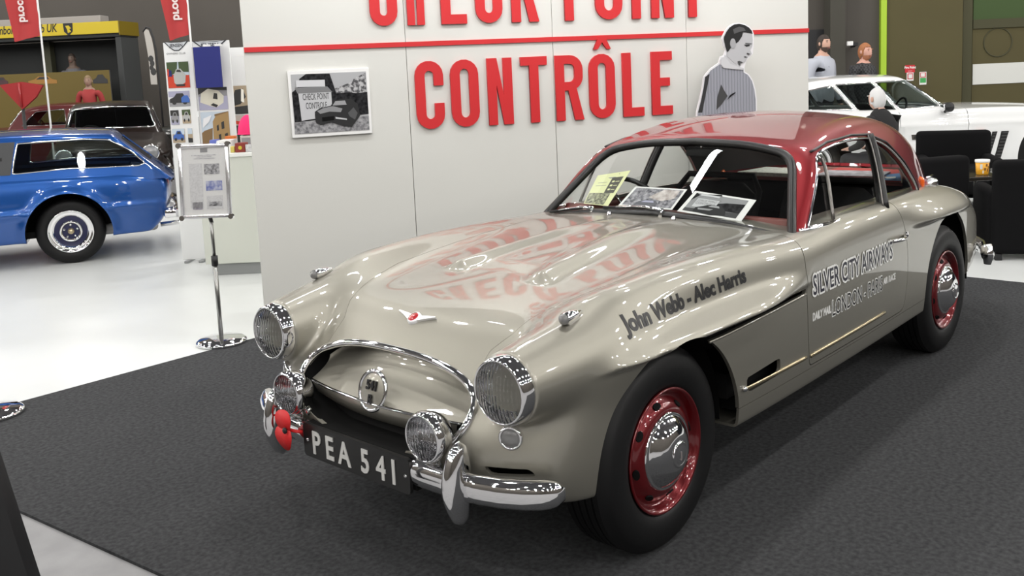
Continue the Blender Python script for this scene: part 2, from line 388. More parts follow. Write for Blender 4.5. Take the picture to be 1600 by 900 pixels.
# tall olive shutter door beside it: leaf, green upper panel, white plate, round mark
gd = far('door_2', 1519.5, 1720, -.1, 3.19, RD+.10, .06, M_OLIVE)
def on_door(name, u0, v0, u1, v1, m, th=.012, D=RD+.10):
    a, z1 = sz(u0, v0, D); b, z0 = sz(u1, v1, D); p = lambda s, d: tuple((CAM_P+VH*d+RH*s)[:2])
    V, F = prism([p(a, D-th), p(b, D-th), p(b, D-.0005), p(a, D-.0005)], z0, z1, 'xy'); return obj(name, V, F, m, gd)
on_door('upper_panel', 1521, -10, 1700, 31, M_GREENDOOR)
on_door('door_rail', 1519.5, 31, 1700, 37, M_OLIVEDARK, .03)
on_door('white_plate', 1519.5, 100.5, 1640, 127, mat('white_plate', (.62, .63, .60), rough=.6), .014)
c = sz(1559, 66, RD+.10); R_ = 22/CAM_F*RD
V, F = tube([(CAM_P+VH*(RD+.097)+RH*(c[0]+R_*math.cos(a))+np.array([0, 0, c[1]+R_*math.sin(a)-CAM_P[2]])) for a in np.linspace(0, 2*PI, 40, endpoint=False)], .012, 6, True); obj('round_mark', V, F, M_OLIVEDARK, gd, True)
# high bay lamp housings under the ceiling
for (lx, ly) in []: pass
# ================================================================== exhibition partition with raised lettering
PW0 = np.array([-.668, -2.633, 0.]); PWR = math.radians(150); PWX = np.array([math.cos(PWR), math.sin(PWR), 0]); PWN = np.array([-math.sin(PWR), math.cos(PWR), 0])
def wl(u, v, off=0.0):
    """pixel -> (along, height) on the partition's face, off metres in front of it"""
    P = onplane(u, v, PW0-PWN*off, PWN)-PW0; return float(P@PWX), float(P[2])
M_PANEL = mat('white_panel', (.62, .62, .585), rough=.5)
M_WALLRED = mat('sign_red', (.56, .018, .022), rough=.45)
M_WHITE = mat('white_board', (.78, .78, .77), rough=.5)
part = thing('wall_partition', None, None, tuple(PW0), PWR); tag(part, kind='structure')
PWID = 3.886; PH = 2.92
for k in range(4):
    a, b = PWID*k/4, PWID*(k+1)/4
    rbox('panel', (a+.0015, 0, .0), (b-.0015, .05, PH), M_PANEL, part, .0015, 1)
MB().box((.003, -.012, 1.760), (PWID-.003, -.0005, 1.789)).build('red_stripe', M_WALLRED, part)
def arc(cx, cy, rx, ry, a0, a1, n=10): return [(cx+rx*math.cos(math.radians(a)), cy+ry*math.sin(math.radians(a))) for a in np.linspace(a0, a1, n)]
def glyph(ch, w, h, t):
    """condensed poster capitals, w x h, stem t: outline and holes"""
    r = w*.5; q = r-t; R = lambda x0, y0, x1, y1: [(x0, y0), (x1, y0), (x1, y1), (x0, y1)]
    if ch == 'I': return [R(0, 0, w, h)]
    if ch == 'L': return [[(0, 0), (w, 0), (w, t*.95), (t, t*.95), (t, h), (0, h)]]
    if ch == 'T': return [[((w-t)/2, 0), ((w+t)/2, 0), ((w+t)/2, h-t*.9), (w, h-t*.9), (w, h), (0, h), (0, h-t*.9), ((w-t)/2, h-t*.9)]]
    if ch == 'H': m = h*.5; k = t*.45; return [[(0, 0), (t, 0), (t, m-k), (w-t, m-k), (w-t, 0), (w, 0), (w, h), (w-t, h), (w-t, m+k), (t, m+k), (t, h), (0, h)]]
    if ch == 'E': m = h*.52; k = t*.45; return [[(0, 0), (w, 0), (w, t*.95), (t, t*.95), (t, m-k), (w*.88, m-k), (w*.88, m+k), (t, m+k), (t, h-t*.95), (w, h-t*.95), (w, h), (0, h)]]
    if ch == 'N': return [[(0, 0), (t*.95, 0), (t*.95, h*.60), (w-t*1.05, 0), (w, 0), (w, h), (w-t*.95, h), (w-t*.95, h*.42), (t*1.05, h), (0, h)]]
    if ch == 'K': return [[(0, 0), (t, 0), (t, h*.32), (t*1.28, h*.42), (w-t*1.02, 0), (w+t*.05, 0), (w*.66, h*.60), (w, h), (w-t*1.05, h), (t, h*.56), (t, h), (0, h)]]
    o = arc(r, h-r, r, r, 0, 180)+arc(r, r, r, r, 180, 360); hole = arc(r, h-r, q, q+t*.06, 0, 180)+arc(r, r, q, q+t*.06, 180, 360)
    if ch == 'O': return [o, hole]
    if ch == 'C':
        return [[(w, h*.635), (w, h-r)]+arc(r, h-r, r, r, 0, 180)+arc(r, r, r, r, 180, 360)+[(w, h*.375), (w-t, h*.375), (w-t, r)]+arc(r, r, q, q, 360, 180)+arc(r, h-r, q, q, 180, 0)+[(w-t, h*.635)]]
    if ch in 'PR':
        m = h*.46; rr = min(w*.48, (h-m)/2); k = rr-t*.92
        out = [(0, 0), (t, 0), (t, m)]; 
        if ch == 'R': out = [(0, 0), (t, 0), (t, m), (w*.46, m), (w-t*1.0, 0), (w+t*.04, 0), (w*.76, m+.03*h)]
        tail = arc(w-rr, h-rr, rr, rr, 0, 90, 8); bot = arc(w-rr, m+rr, rr, rr, -90 if ch == 'P' else -50, 0, 8)
        hole = [(t, m+t*.9), (w-rr, m+t*.9)]+arc(w-rr, m+rr, k, rr-t*.9, -90, 0, 6)+arc(w-rr, h-rr, k, rr-t*.9, 0, 90, 6)+[(t, h-t*.9)]
        return [out+bot+tail+[(0, h)], hole]
def letter(ch, x0, x1, z, h, t):
    me = curve_fill(glyph(ch, x1-x0, h, t), .009); me.materials.append(M_WALLRED)
    o = bpy.data.objects.new('letter', me); COL.objects.link(o); o.parent = part; o.location = (x0, -.0095, z); o.rotation_euler = (PI/2, 0, 0); return o
zc0 = 1.243; hc = .425; tt = .062
for ch, u0, u1, v in (('C', 649.5, 693.5, 160), ('O', 704.5, 748, 158), ('N', 762, 800.5, 155), ('T', 814, 855, 152), ('R', 867.5, 910, 148), ('O', 920, 960, 146), ('L', 972, 1004.5, 142), ('E', 1017, 1049, 138)):
    letter(ch, wl(u0, v)[0], wl(u1, v)[0], zc0, hc, tt)
a, b = wl(926, 82)[0], wl(953, 82)[0]; m_ = (a+b)/2
me = curve_fill([[(a-m_, 0), (a-m_+.03, 0), (0, .045), (b-m_-.03, 0), (b-m_, 0), (.022, .085), (-.022, .085)]], .009); me.materials.append(M_WALLRED)
o = bpy.data.objects.new('letter_accent', me); COL.objects.link(o); o.parent = part; o.location = (m_, -.0095, zc0+hc+.03); o.rotation_euler = (PI/2, 0, 0)
zk = 1.890
for ch, u0, u1, v in (('C', 577, 620, 15), ('H', 635, 662, 15), ('E', 688, 728, 15), ('C', 742, 784, 14), ('K', 798, 840, 14), ('P', 881, 912, 12), ('O', 929, 971, 11), ('I', 986, 999.5, 10), ('N', 1016, 1051, 10), ('T', 1063, 1098, 10)):
    x0, x1 = wl(u0, v)[0], wl(u1, v)[0]
    letter(ch, x0, x1, zk, hc, tt)
# ---- framed print hanging on the partition
def print_frame(parent_loc, name, label): pass
pa = wl(449, 111, .02); pb = wl(582, 208, .02)
pic = thing('framed_print', 'white-mounted black and white photo print hanging on the white partition', 'picture', tuple(PW0+PWX*(pa[0]+pb[0])/2+np.array([0, 0, (pa[1]+pb[1])/2])), PWR)
pw, ph = (pb[0]-pa[0])/2, (pa[1]-pb[1])/2
rbox('mount', (-pw, -.022, -ph), (pw, -.001, ph), M_WHITE, pic, .002, 1)
def gray(v): return mat('print_grey_%02d' % int(v*100), (v*.96*(.6 if v < .2 else 1), v*.97*(.6 if v < .2 else 1), v*(.6 if v < .2 else 1)), rough=.5, spec=.1)
def flat(name, poly, y, m, parent, th=.0008):
    V, F = prism(poly, y-th, y, 'xz'); return obj(name, V, F, m, parent)
def checkpoint_print(par, w, h, y, tone=1.0, letters=True):
    """black and white view: a hut with lettering, a coupe, trees and houses behind; drawn as flat print pieces"""
    P = lambda pts: [(a*w, b*h) for a, b in pts]
    flat('print_sky', P([(-1, -1), (1, -1), (1, 1), (-1, 1)]), y, gray(.42), par)
    flat('print_ground', P([(-1, -1), (1, -1), (1, -.52), (-1, -.62)]), y-.001, mat('print_ground', (.10, .10, .11), rough=.5, noise=(60, (.34, .34, .35), 4)), par)
    flat('print_houses', P([(.1, .05), (.1, .45), (.62, .68), (.66, .78), (.98, .95), (.98, .05)]), y-.001, mat('print_houses', (.06, .06, .065), rough=.5, noise=(45, (.45, .45, .46), 2, .42, .58)), par)
    flat('print_trees', P([(-.78, .85), (-.6, 1), (.02, .98), (.1, .62), (.16, .3), (.5, .32), (.7, .28), (1, .3), (1, -.45), (-.98, -.6), (-1, .4), (-.85, .55)]), y-.002, mat('print_trees', (.004, .004, .005), rough=.5, noise=(50, (.03, .03, .033), 4), spec=.1), par)
    flat('print_hut', P([(-.80, -.56), (.03, -.45), (.03, .36), (-.84, .37)]), y-.003, gray(.52), par)
    flat('print_hut_roof', P([(-.86, .36), (.06, .36), (-.06, .55), (-.92, .56)]), y-.0035, gray(.20), par)
    flat('print_hut_board', P([(-.88, .58), (-.12, .55), (-.12, .78), (-.88, .80)]), y-.004, gray(.60), par)
    flat('print_car_body', P([(-.44, -.52), (-.44, -.28), (-.30, -.17), (.0, -.1), (.08, .06), (.25, .10), (.55, .10), (.72, -.1), (.76, -.5), (.52, -.86), (.3, -.82), (-.02, -.66), (-.3, -.74), (-.42, -.66)]), y-.005, gray(.055), par)
    flat('print_car_bonnet', P([(-.38, -.26), (-.2, -.17), (.05, -.12), (.3, -.22), (.25, -.34), (-.05, -.30), (-.3, -.36)]), y-.0055, gray(.26), par)
    flat('print_car_windscreen', P([(.04, -.10), (.12, .04), (.38, .05), (.42, -.1)]), y-.0055, gray(.32), par)
    flat('print_car_plate', P([(-.26, -.62), (.06, -.6), (.06, -.46), (-.26, -.48)]), y-.0055, gray(.01), par)
    flat('print_car_wing', P([(.44, -.38), (.6, -.2), (.7, -.4), (.62, -.62), (.48, -.5)]), y-.0055, gray(.16), par)
    flat('print_car_bumper', P([(.10, -.55), (.4, -.62), (.4, -.57), (.10, -.49)]), y-.006, gray(.5), par)
    if letters:
        for t, zz_, k in (('CHECK POINT', .13, .30), ('CONTROLE', -.17, .30)):
            V, F = text_mesh(t, k*h, .92, .004*h, 0); V[:, 0] *= (.70 if 'P' in t else .56)*w/(V[:, 0].max()-V[:, 0].min()); obj('print_lettering', np.stack([V[:, 0]-.385*w, np.full(len(V), y-.0042), V[:, 1]+zz_*h], 1), F, gray(.17), par)
        V, F = text_mesh('PEA 541', .13*h, .8, .003*h, 0); obj('print_lettering', np.stack([V[:, 0]-.10*w, np.full(len(V), y-.0062), V[:, 1]-.585*h], 1), F, gray(.6), par)
checkpoint_print(pic, pw*.93, ph*.89, -.0225)
# ---- standing cut-out figure in front of the partition
SO = .17
st = thing('cardboard_standee', 'life-size grey cut-out of a standing man in a ribbed jumper before the partition', 'standee', tuple(PW0+PWX*3.2-PWN*SO), PWR)
def sp(pts, k=5.0, ox=1060, oy=20):
    out = []
    for X, Y in pts: a, z = wl(ox+X/k, oy+Y/k, SO); out.append((a-3.2, z))
    return out
HEAD = [(350, 205), (352, 188), (370, 150), (395, 115), (430, 92), (470, 87), (510, 95), (545, 115), (568, 140), (578, 170), (576, 215), (572, 262), (556, 292), (569, 322), (550, 330), (534, 350), (524, 372), (505, 388), (488, 396), (478, 420), (440, 440), (360, 420), (362, 330), (378, 292), (362, 262)]
TORSO = [(150, 780), (175, 680), (195, 580), (205, 510), (250, 450), (320, 402), (345, 425), (430, 440), (505, 440), (505, 465), (540, 485), (570, 530), (590, 600), (600, 680), (602, 780), (600, 1000), (585, 1150), (150, 1150), (150, 900)]
full = [(338, 205), (345, 180), (365, 140), (395, 104), (430, 82), (470, 76), (515, 85), (552, 106), (578, 135), (590, 170), (586, 265), (580, 322), (545, 360), (525, 390), (515, 430), (518, 462), (550, 480), (582, 530), (602, 600), (612, 680), (614, 1000), (600, 1180), (590, 1700), (600, 2300), (630, 2420), (330, 2420), (290, 1700), (275, 1320), (225, 1330), (185, 1180), (165, 1000), (135, 900), (140, 780), (165, 680), (186, 580), (196, 500), (245, 440), (315, 390), (325, 345), (352, 335), (368, 292), (352, 262)]
fp = sp(full); zmin = min(p[1] for p in fp); fp = [(a, (z-zmin)*(1.0) if z < .3 else z) for a, z in fp]; fp = [(a, max(z, 0.0)) for a, z in fp]
V, F = prism(fp, -.002, .010, 'xz'); obj('board', V, F, mat('cutout_white', (.75, .75, .77), rough=.5), st)
def sflat(name, pts, m, lay, **k): return flat(name, sp(pts, **k), -.002-.0012*lay, m, st)
M_KNIT = mat('print_knit', (.175, .185, .215), rough=.6)
nt = M_KNIT.node_tree; tcn = nt.nodes.new('ShaderNodeTexCoord'); wv = nt.nodes.new('ShaderNodeTexWave'); wv.inputs['Scale'].default_value = 14; wv.inputs['Distortion'].default_value = 1.2
rp = nt.nodes.new('ShaderNodeValToRGB'); rp.color_ramp.elements[0].color = (.205, .215, .25, 1); rp.color_ramp.elements[1].color = (.30, .31, .35, 1)
nt.links.new(tcn.outputs['Object'], wv.inputs[0]); nt.links.new(wv.outputs[0], rp.inputs[0]); nt.links.new(rp.outputs[0], nt.nodes['Principled BSDF'].inputs[0])
sflat('trousers', [(290, 1050), (598, 1050), (585, 1700), (595, 2300), (620, 2400), (345, 2400), (300, 1700)], gray(.10), 1)
sflat('jumper', TORSO, M_KNIT, 2)
sflat('neck', [(330, 425), (360, 330), (470, 410), (478, 425), (505, 432), (508, 442), (430, 440)], gray(.50), 3)
sflat('face', [(395, 260), (380, 292), (372, 335), (440, 400), (488, 396), (505, 388), (524, 372), (534, 350), (550, 330), (569, 322), (556, 292), (572, 262), (576, 215), (572, 165), (520, 150), (450, 200)], gray(.46), 4)
sflat('hair', [(350, 205), (352, 188), (370, 150), (395, 115), (430, 92), (470, 87), (510, 95), (545, 115), (568, 140), (574, 165), (535, 158), (500, 150), (492, 185), (465, 225), (445, 240), (432, 210), (405, 212), (398, 245), (405, 275), (378, 310), (362, 262)], gray(.045), 5)
sflat('hair_light', [(420, 130), (470, 108), (505, 118), (520, 140), (470, 150), (430, 165)], gray(.16), 6)
sflat('ear', arc(420, 240, 22, 40, 0, 360, 18)[:-1], gray(.36), 6)
sflat('eye', [(508, 250), (550, 248), (552, 258), (525, 266)], gray(.06), 6)
sflat('brow', [(515, 236), (572, 240), (560, 246), (520, 243)], gray(.16), 6)
sflat('nostril', [(530, 312), (552, 318), (545, 330), (528, 322)], gray(.14), 6)
sflat('mouth', [(508, 338), (535, 346), (512, 352)], gray(.12), 6)
sflat('chin_line', [(470, 375), (500, 388), (480, 396), (476, 418), (455, 380)], gray(.13), 6)
sflat('collar', [(325, 400), (330, 350), (360, 345), (400, 400), (470, 425), (500, 430), (505, 445), (420, 440), (345, 430)], gray(.56), 7)
sflat('sleeve_back', [(150, 780), (175, 680), (195, 580), (205, 500), (240, 478), (225, 560), (195, 700), (182, 780)], gray(.07), 4)
sflat('arm_fold', [(285, 765), (300, 660), (330, 560), (350, 600), (380, 650), (330, 720)], gray(.11), 4)
sflat('sleeve', [(150, 780), (182, 780), (210, 640), (300, 600), (290, 780), (270, 900), (262, 1050), (165, 1060), (150, 930)], mat('print_knit'), 5)
sflat('sleeve_edge', [(262, 1050), (270, 900), (284, 780), (276, 1040)], gray(.05), 6)
sflat('hand', [(180, 1170), (262, 1160), (268, 1230), (258, 1290), (246, 1330), (222, 1318), (205, 1280), (190, 1230)], gray(.42), 6)
for i, q in enumerate(([(205, 1265), (212, 1262), (232, 1325), (226, 1326)], [(222, 1255), (228, 1252), (248, 1318), (243, 1322)], [(190, 1235), (196, 1234), (214, 1300), (208, 1296)])): sflat('finger_line', q, gray(.08), 7)
sflat('jumper_crease', [(375, 680), (400, 640), (440, 618), (440, 628), (408, 652)], gray(.03), 6)
rbox('foot_plate', (-.28, -.15, 0), (.05, .10, .012), M_WHITE, st, .003, 1)
# ================================================================== the silver two-door car
M_SILVER = mat('silver_paint', (.345, .332, .285), rough=.46, metal=.86, coat=1.0, coat_rough=.025)
M_RED = mat('red_paint', (.21, .002, .007), rough=.42, metal=.6, coat=1.0, coat_rough=.02)
M_CHROME = mat('chrome', (.82, .82, .83), rough=.05, metal=1.0)
M_DARKMETAL = mat('dull_metal', (.20, .19, .18), rough=.35, metal=1.0)
M_GOLD = mat('brass_strip', (.62, .52, .34), rough=.28, metal=1.0)
M_RUBBER = mat('black_rubber', (.006, .006, .006), rough=.35)
M_TYRE = mat('tyre_rubber', (.006, .006, .0065), rough=.5, bump=(60, .15, .002), spec=.3)
M_BLACK = mat('black_plastic', (.008, .008, .009), rough=.5)
M_DARK = mat('underbody_black', (.004, .004, .004), rough=.8, spec=.15)
M_GLASS = glass_mat('car_glass', (.93, .95, .94))
M_LENS = mat('lamp_lens', (.97, .98, 1.0), rough=.02)
def _lens():
    nt = M_LENS.node_tree; b = nt.nodes['Principled BSDF']; b.inputs['Transmission Weight'].default_value = 1.0; b.inputs['IOR'].default_value = 1.25
    tc = nt.nodes.new('ShaderNodeTexCoord'); w = nt.nodes.new('ShaderNodeTexWave'); w.inputs['Scale'].default_value = 26; w.bands_direction = 'Y'; w.inputs['Distortion'].default_value = .4
    w2 = nt.nodes.new('ShaderNodeTexWave'); w2.inputs['Scale'].default_value = 9; w2.bands_direction = 'Z'; ad = nt.nodes.new('ShaderNodeMath'); ad.operation = 'ADD'
    k = nt.nodes.new('ShaderNodeBump'); k.inputs['Strength'].default_value = .9; k.inputs['Distance'].default_value = .006
    nt.links.new(tc.outputs['Object'], w.inputs[0]); nt.links.new(tc.outputs['Object'], w2.inputs[0]); nt.links.new(w.outputs['Fac'], ad.inputs[0]); nt.links.new(w2.outputs['Fac'], ad.inputs[1])
    nt.links.new(ad.outputs[0], k.inputs['Height']); nt.links.new(k.outputs[0], b.inputs['Normal'])
_lens()
M_REFLECTOR = mat('lamp_reflector', (.80, .80, .82), rough=.06, metal=1.0, bump=(55, .55, .006))
M_LEATHER = mat('oxblood_leather', (.17, .045, .035), rough=.42, bump=(180, .2, .001))
M_BLACKCLOTH = mat('black_trim_cloth', (.007, .007, .007), rough=.8, spec=.2)
M_HEADLINER = mat('headliner', (.035, .032, .03), rough=.85)
M_WHITEPAINT = mat('white_lettering', (.82, .82, .80), rough=.4)
M_BLACKPAINT = mat('black_lettering', (.006, .006, .007), rough=.4)
M_AMBER = mat('amber_lens', (.75, .12, .01), rough=.12, coat=1)
WB = 2.667
# profiles ---------------------------------------------------------------
Hc = spline([-3.9, -3.5, -3.0, -2.2, -1.4, -1.0, -.6, -.3, .0, .2, .36, .46, .56, .7], [.60, .71, .80, .87, .912, .923, .902, .882, .858, .838, .815, .79, .745, .66])   # bonnet, centre line
Hf = spline([-3.9, -3.5, -3.0, -2.6, -2.1, -1.6, -1.25, -1.0, -.7, -.3, .0, .25, .45, .60, .75], [.50, .67, .832, .878, .895, .901, .896, .884, .893, .902, .896, .872, .835, .79, .72])  # wing crown
Yf = spline([-3.9, -3.3, -2.6, -1.8, -1.0, -.4, .1, .45, .62], [.40, .48, .58, .60, .615, .625, .615, .585, .562])
Wb = spline([-3.95, -3.7, -3.4, -3.0, -2.6, -2.1, -1.6, -1.0, -.5, -.1, .2, .4, .55, .68, .8], [.30, .52, .635, .70, .728, .738, .748, .752, .748, .735, .72, .70, .672, .62, .54])
def Af(x): return .056*sstep(.63, .26, x)*(1-sstep(-.42, -1.02, x))
Zc = spline([-1.6, -.8, -.1, .25, .5, .7], [.722, .717, .712, .706, .694, .68])
def Ar(x): return .055*sstep(-1.98, -2.45, x)*(1-sstep(-2.72, -3.35, x))
Zr = spline([-3.9, -3.3, -2.7, -2.1, -1.8], [.68, .735, .765, .775, .775])
F0 = spline([.24, .32, .38, .44, .50, .56, .62, .68, .74, .80, .9], [.58, .66, .695, .712, .708, .682, .63, .57, .515, .475, .42])
Zbot = spline([-3.9, -3.4, -3.0, -2.3, -1.5, -.3, .3, .6, .8], [.46, .38, .33, .30, .30, .30, .31, .33, .36])
def scoop(x, ay):
    """air scoop bulge on the bonnet"""
    w = .205-.085*np.clip((.05-x)/.85, 0, 1)
    fade = 1-sstep(-.45, -.95, x); r_ = np.exp(-((ay-w)/.044)**2)*sstep(.085, .015, x)*.033*fade
    return r_+.012*sstep(.02, -.10, x)*fade*(1-sstep(w-.06, w+.01, ay))
def H(x, ay):
    yf = Yf(x); hc = Hc(x); hf = Hf(x)
    u = ay/yf
    crown = hc-.10*ay*ay*np.clip((x+1.2)/.6, .25, 1)
    base_f = hc-.10*yf*yf*np.clip((x+1.2)/.6, .25, 1)
    dy = ay-yf; g = np.exp(-(np.minimum(dy, 0)/.145)**2)
    return crown*(1-g)+(base_f*0+hf+.012-.9*np.maximum(dy, 0)**2)*g+(crown-crown)*g+scoop(x, ay)
def W(x, z):
    d = z-Zc(x); dr = z-Zr(x)
    fl = -.020*Af(x)/.056*sstep(.02, .07, d)+Af(x)*1.08*np.where(d > 0, np.exp(-(d/.044)**2), np.exp(-(d/.014)**2))
    fr = Ar(x)*np.where(dr > 0, np.exp(-(dr/.085)**2), np.exp(-(dr/.022)**2))
    tuck = -.55*np.maximum(.44-z, 0)**2-.12*np.maximum(z-.60, 0)**2*2
    return Wb(x)+fl+fr+tuck
NR = spline([-.5, -.3, -.1, .1, .25, .4, .52, .61, .8], [.03, .06, .105, .138, .146, .133, .118, .1075, .105])
NY = spline([-.5, 0, .3, .6, .8], [.60, .592, .582, .562, .55])
NZ = spline([-.5, 0, .3, .6, .8], [.715, .718, .708, .690, .68])
def f_body(x, y, z):
    ay = np.sqrt(y*y+1e-8)
    t = (z-H(x, ay))*.92; s = ay-W(x, z)
    a = smax(t, s, .13)
    fr = (x-(F0(z)-.36*ay*ay-.25*np.maximum(ay-.45, 0)**2))*.85
    a = smax(a, fr, .16)
    # headlamp nacelle
    cy = NY(x); cz = NZ(x); rr = np.maximum(NR(x), .02)
    n = np.sqrt((ay-cy)**2+(z-cz)**2)-rr; n = smax(n, x-.604, .012); n = smax(n, -.45-x, .05)
    a = smin(a, n, .085)
    rear = (-3.74+.35*ay*ay+.9*np.maximum(.50-z, 0)**2+.9*np.maximum(z-.62, 0)**2-x)*.9
    a = smax(a, rear, .16)
    return smax(a, Zbot(x)-z, .03)
# cabin ------------------------------------------------------------------
Hr = spline([-.8, -1.1, -1.3, -1.45, -1.7, -2.0, -2.3, -2.6, -2.9, -3.2, -3.5, -3.7], [1.10, 1.18, 1.225, 1.255, 1.298, 1.320, 1.298, 1.222, 1.10, .955, .81, .70])
Wc = spline([-.8, -1.05, -1.4, -1.9, -2.3, -2.6, -2.9, -3.2, -3.5], [.655, .672, .682, .682, .66, .605, .515, .40, .26])
def f_cabin(x, y, z):
    ay = np.sqrt(y*y+1e-8)
    t = (z-(Hr(x)-.17*ay*ay))*.9
    s = (ay-(Wc(x)-.30*(z-.88)-.35*np.maximum(z-1.0, 0)**2))*.95
    a = smax(t, s, .12)
    ws = (x-(-.985-(z-.925)*1.25-.16*ay*ay-.30*np.maximum(ay-.42, 0)**2))*.62
    a = smax(a, ws, .045)
    return smax(a, .78-z, .01)
def yside(f, x, z, y0=.3, y1=1.0):
    """outermost y of the surface f at (x, z)"""
    x = np.asarray(x, float); z = np.asarray(z, float); lo = np.full(x.shape, y0); hi = np.full(x.shape, y1)
    for _ in range(34):
        m = (lo+hi)/2; v = f(x, m, z) < 0; lo = np.where(v, m, lo); hi = np.where(v, hi, m)
    return lo
def ztop(f, x, y, z0=.5, z1=1.5):
    x = np.asarray(x, float); y = np.asarray(y, float); lo = np.full(x.shape, z0); hi = np.full(x.shape, z1)
    for _ in range(34):
        m = (lo+hi)/2; v = f(x, y, m) < 0; lo = np.where(v, m, lo); hi = np.where(v, hi, m)
    return lo
def xfront(f, y, z, x0=.1, x1=1.0):
    y = np.asarray(y, float); z = np.asarray(z, float); lo = np.full(y.shape, x0); hi = np.full(y.shape, x1)
    for _ in range(34):
        m = (lo+hi)/2; v = f(m, y, z) < 0; lo = np.where(v, m, lo); hi = np.where(v, hi, m)
    return lo
car = thing('vintage_car', 'silver vintage two-door coupe with red roof parked on the grey carpet', 'car')
VB, TB = nets(f_body, (-3.84, -.032, .27), (.80, .86, .98), .0085)
def cl(V, T, s): return clip(V, T, s(*V.T))
VB, TB = cl(VB, TB, lambda x, y, z: -y)
# wheel arches, cabin opening, grille, slots
def arch_f(x, y, z): return np.where(y > .40, np.sqrt(x**2+(z-.335)**2)-.385, 1.)
def arch_r(x, y, z): return np.where(y > .40, np.sqrt(((x+WB)*1.0)**2+((z-.335)*.97)**2)-.405, 1.)
GR_C, GR_A = (.0, .580), (.412, .118)
def grille_s(x, y, z):
    dz = (z-GR_C[1]); q = np.abs(y/GR_A[0])**2.25+np.abs(dz/np.where(dz > 0, .118, .150))**2.25
    return np.where(x > .3, (q**(1/2.25)-1)*.11, 1.)
def slot_s(x, y, z):   # low intake under the headlamp
    c = poly_sd(y, z, round_poly([(.475, .448), (.60, .448), (.615, .425), (.49, .42)], .012)); return np.where(x > .3, c, 1.)
def cabin_hole(x, y, z): return np.where(z > .80, poly_sd(x, np.abs(y), [(-1.10, -.1), (-1.10, .56), (-1.9, .60), (-2.45, .56), (-3.2, .36), (-3.2, -.1)]), 1.)
VENT = round_poly([(-.455, .415), (-.435, .432), (-.435, .470), (-.655, .482), (-.682, .478), (-.682, .436), (-.655, .420)], .012)
def vent_s(x, y, z): return np.where(y > .3, poly_sd(x, z, VENT), 1.)
UPV = round_poly([(-.15, .690), (-.18, .660), (-.30, .661), (-.90, .682), (-.90, .701), (-.4, .699)], .004)
def upvent_s(x, y, z): return np.where(y > .3, poly_sd(x, z, UPV), 1.)
for s in (arch_f, arch_r, grille_s, slot_s, cabin_hole, vent_s, upvent_s): VB, TB = cl(VB, TB, lambda x, y, z, s=s: -s(x, y, z))
# panels
DOOR = round_poly([(-.925, 1.1), (-.925, .86), (-.905, .70), (-.925, .385), (-1.96, .385), (-2.02, .56), (-2.0, .74), (-1.93, .90), (-1.93, 1.1)], [.0, .1, .1, .025, .05, .1, .1, .1, 0])
def door_s(x, y, z): return np.where(y > .3, poly_sd(x, z, DOOR), 1.)
def sill_s(x, y, z): return np.maximum(z-.372, np.maximum(x+.30, -2.36-x))
def bonnet_s(x, y, z):
    yb = np.interp(x, [-1.2, -.9, -.4, .1, .40, .46], [.535, .53, .505, .47, .40, .36])
    a = np.maximum(y-yb, -.985+.03*y*y-x); return np.maximum(a, -(z-.6))
G = .0022
Vd, Td = cl(VB, TB, lambda *a: door_s(*a)+G); Vs, Ts = cl(VB, TB, lambda *a: sill_s(*a)+.001); Vh, Th = cl(VB, TB, lambda *a: bonnet_s(*a)+.0006)
Vm, Tm = cl(VB, TB, lambda *a: G-door_s(*a)); Vm, Tm = cl(Vm, Tm, lambda *a: -.0+.001-sill_s(*a)); Vm, Tm = cl(Vm, Tm, lambda *a: .0006-bonnet_s(*a))
body = shell('body_shell', Vm, Tm, f_body, M_SILVER, car, mirror=True, edge=.014)
bonnet = shell('bonnet', Vh, Th, f_body, M_SILVER, car, mirror=True, edge=.01)
door_l = shell('door', Vd, Td, f_body, M_SILVER, car, edge=.014)
door_r = shell('door', Vd, Td, f_body, M_SILVER, car, mirror='only', edge=.014)
shell('sill', Vs, Ts, f_body, M_SILVER, car, edge=.01); shell('sill', Vs, Ts, f_body, M_SILVER, car, mirror='only', edge=.01)
# dark core behind the gaps and openings (inner structure)
inner = MB()
inner.box((-3.2, -.60, .30), (-.98, .60, .36))                                  # floor
inner.box((-.95, -.64, .33), (-.90, .64, .86))                                  # bulkhead
inner.box((-.92, -.40, .34), (.42, .40, .66))                                   # engine bay
inner.box((-3.5, -.42, .36), (-2.5, .42, .72))
for sgn in (-1, 1):
    inner.box((-.90, min(sgn*.55, sgn*.69), .33), (-.46, max(sgn*.55, sgn*.69), .78))
    inner.box((-.46, min(sgn*.55, sgn*.68), .60), (-.30, max(sgn*.55, sgn*.68), .74))
    inner.box((.30, min(sgn*.40, sgn*.56), .36), (.50, max(sgn*.40, sgn*.56), .50))
inner.build('inner_structure', M_DARK, car)
for (ax, R) in ((0, .40), (-WB, .425)):
    for sgn in (-1, 1):
        V, F = lathe([(R, .655 if ax == 0 else .68), (R, .36), (.05, .36)], 40, 'y', (ax, 0, .335), -PI*.52, PI*.52); V = [(a, b*sgn, c) for a, b, c in V]
        o = obj('wheel_arch_liner', V, F, M_DARK, car, smooth=True)
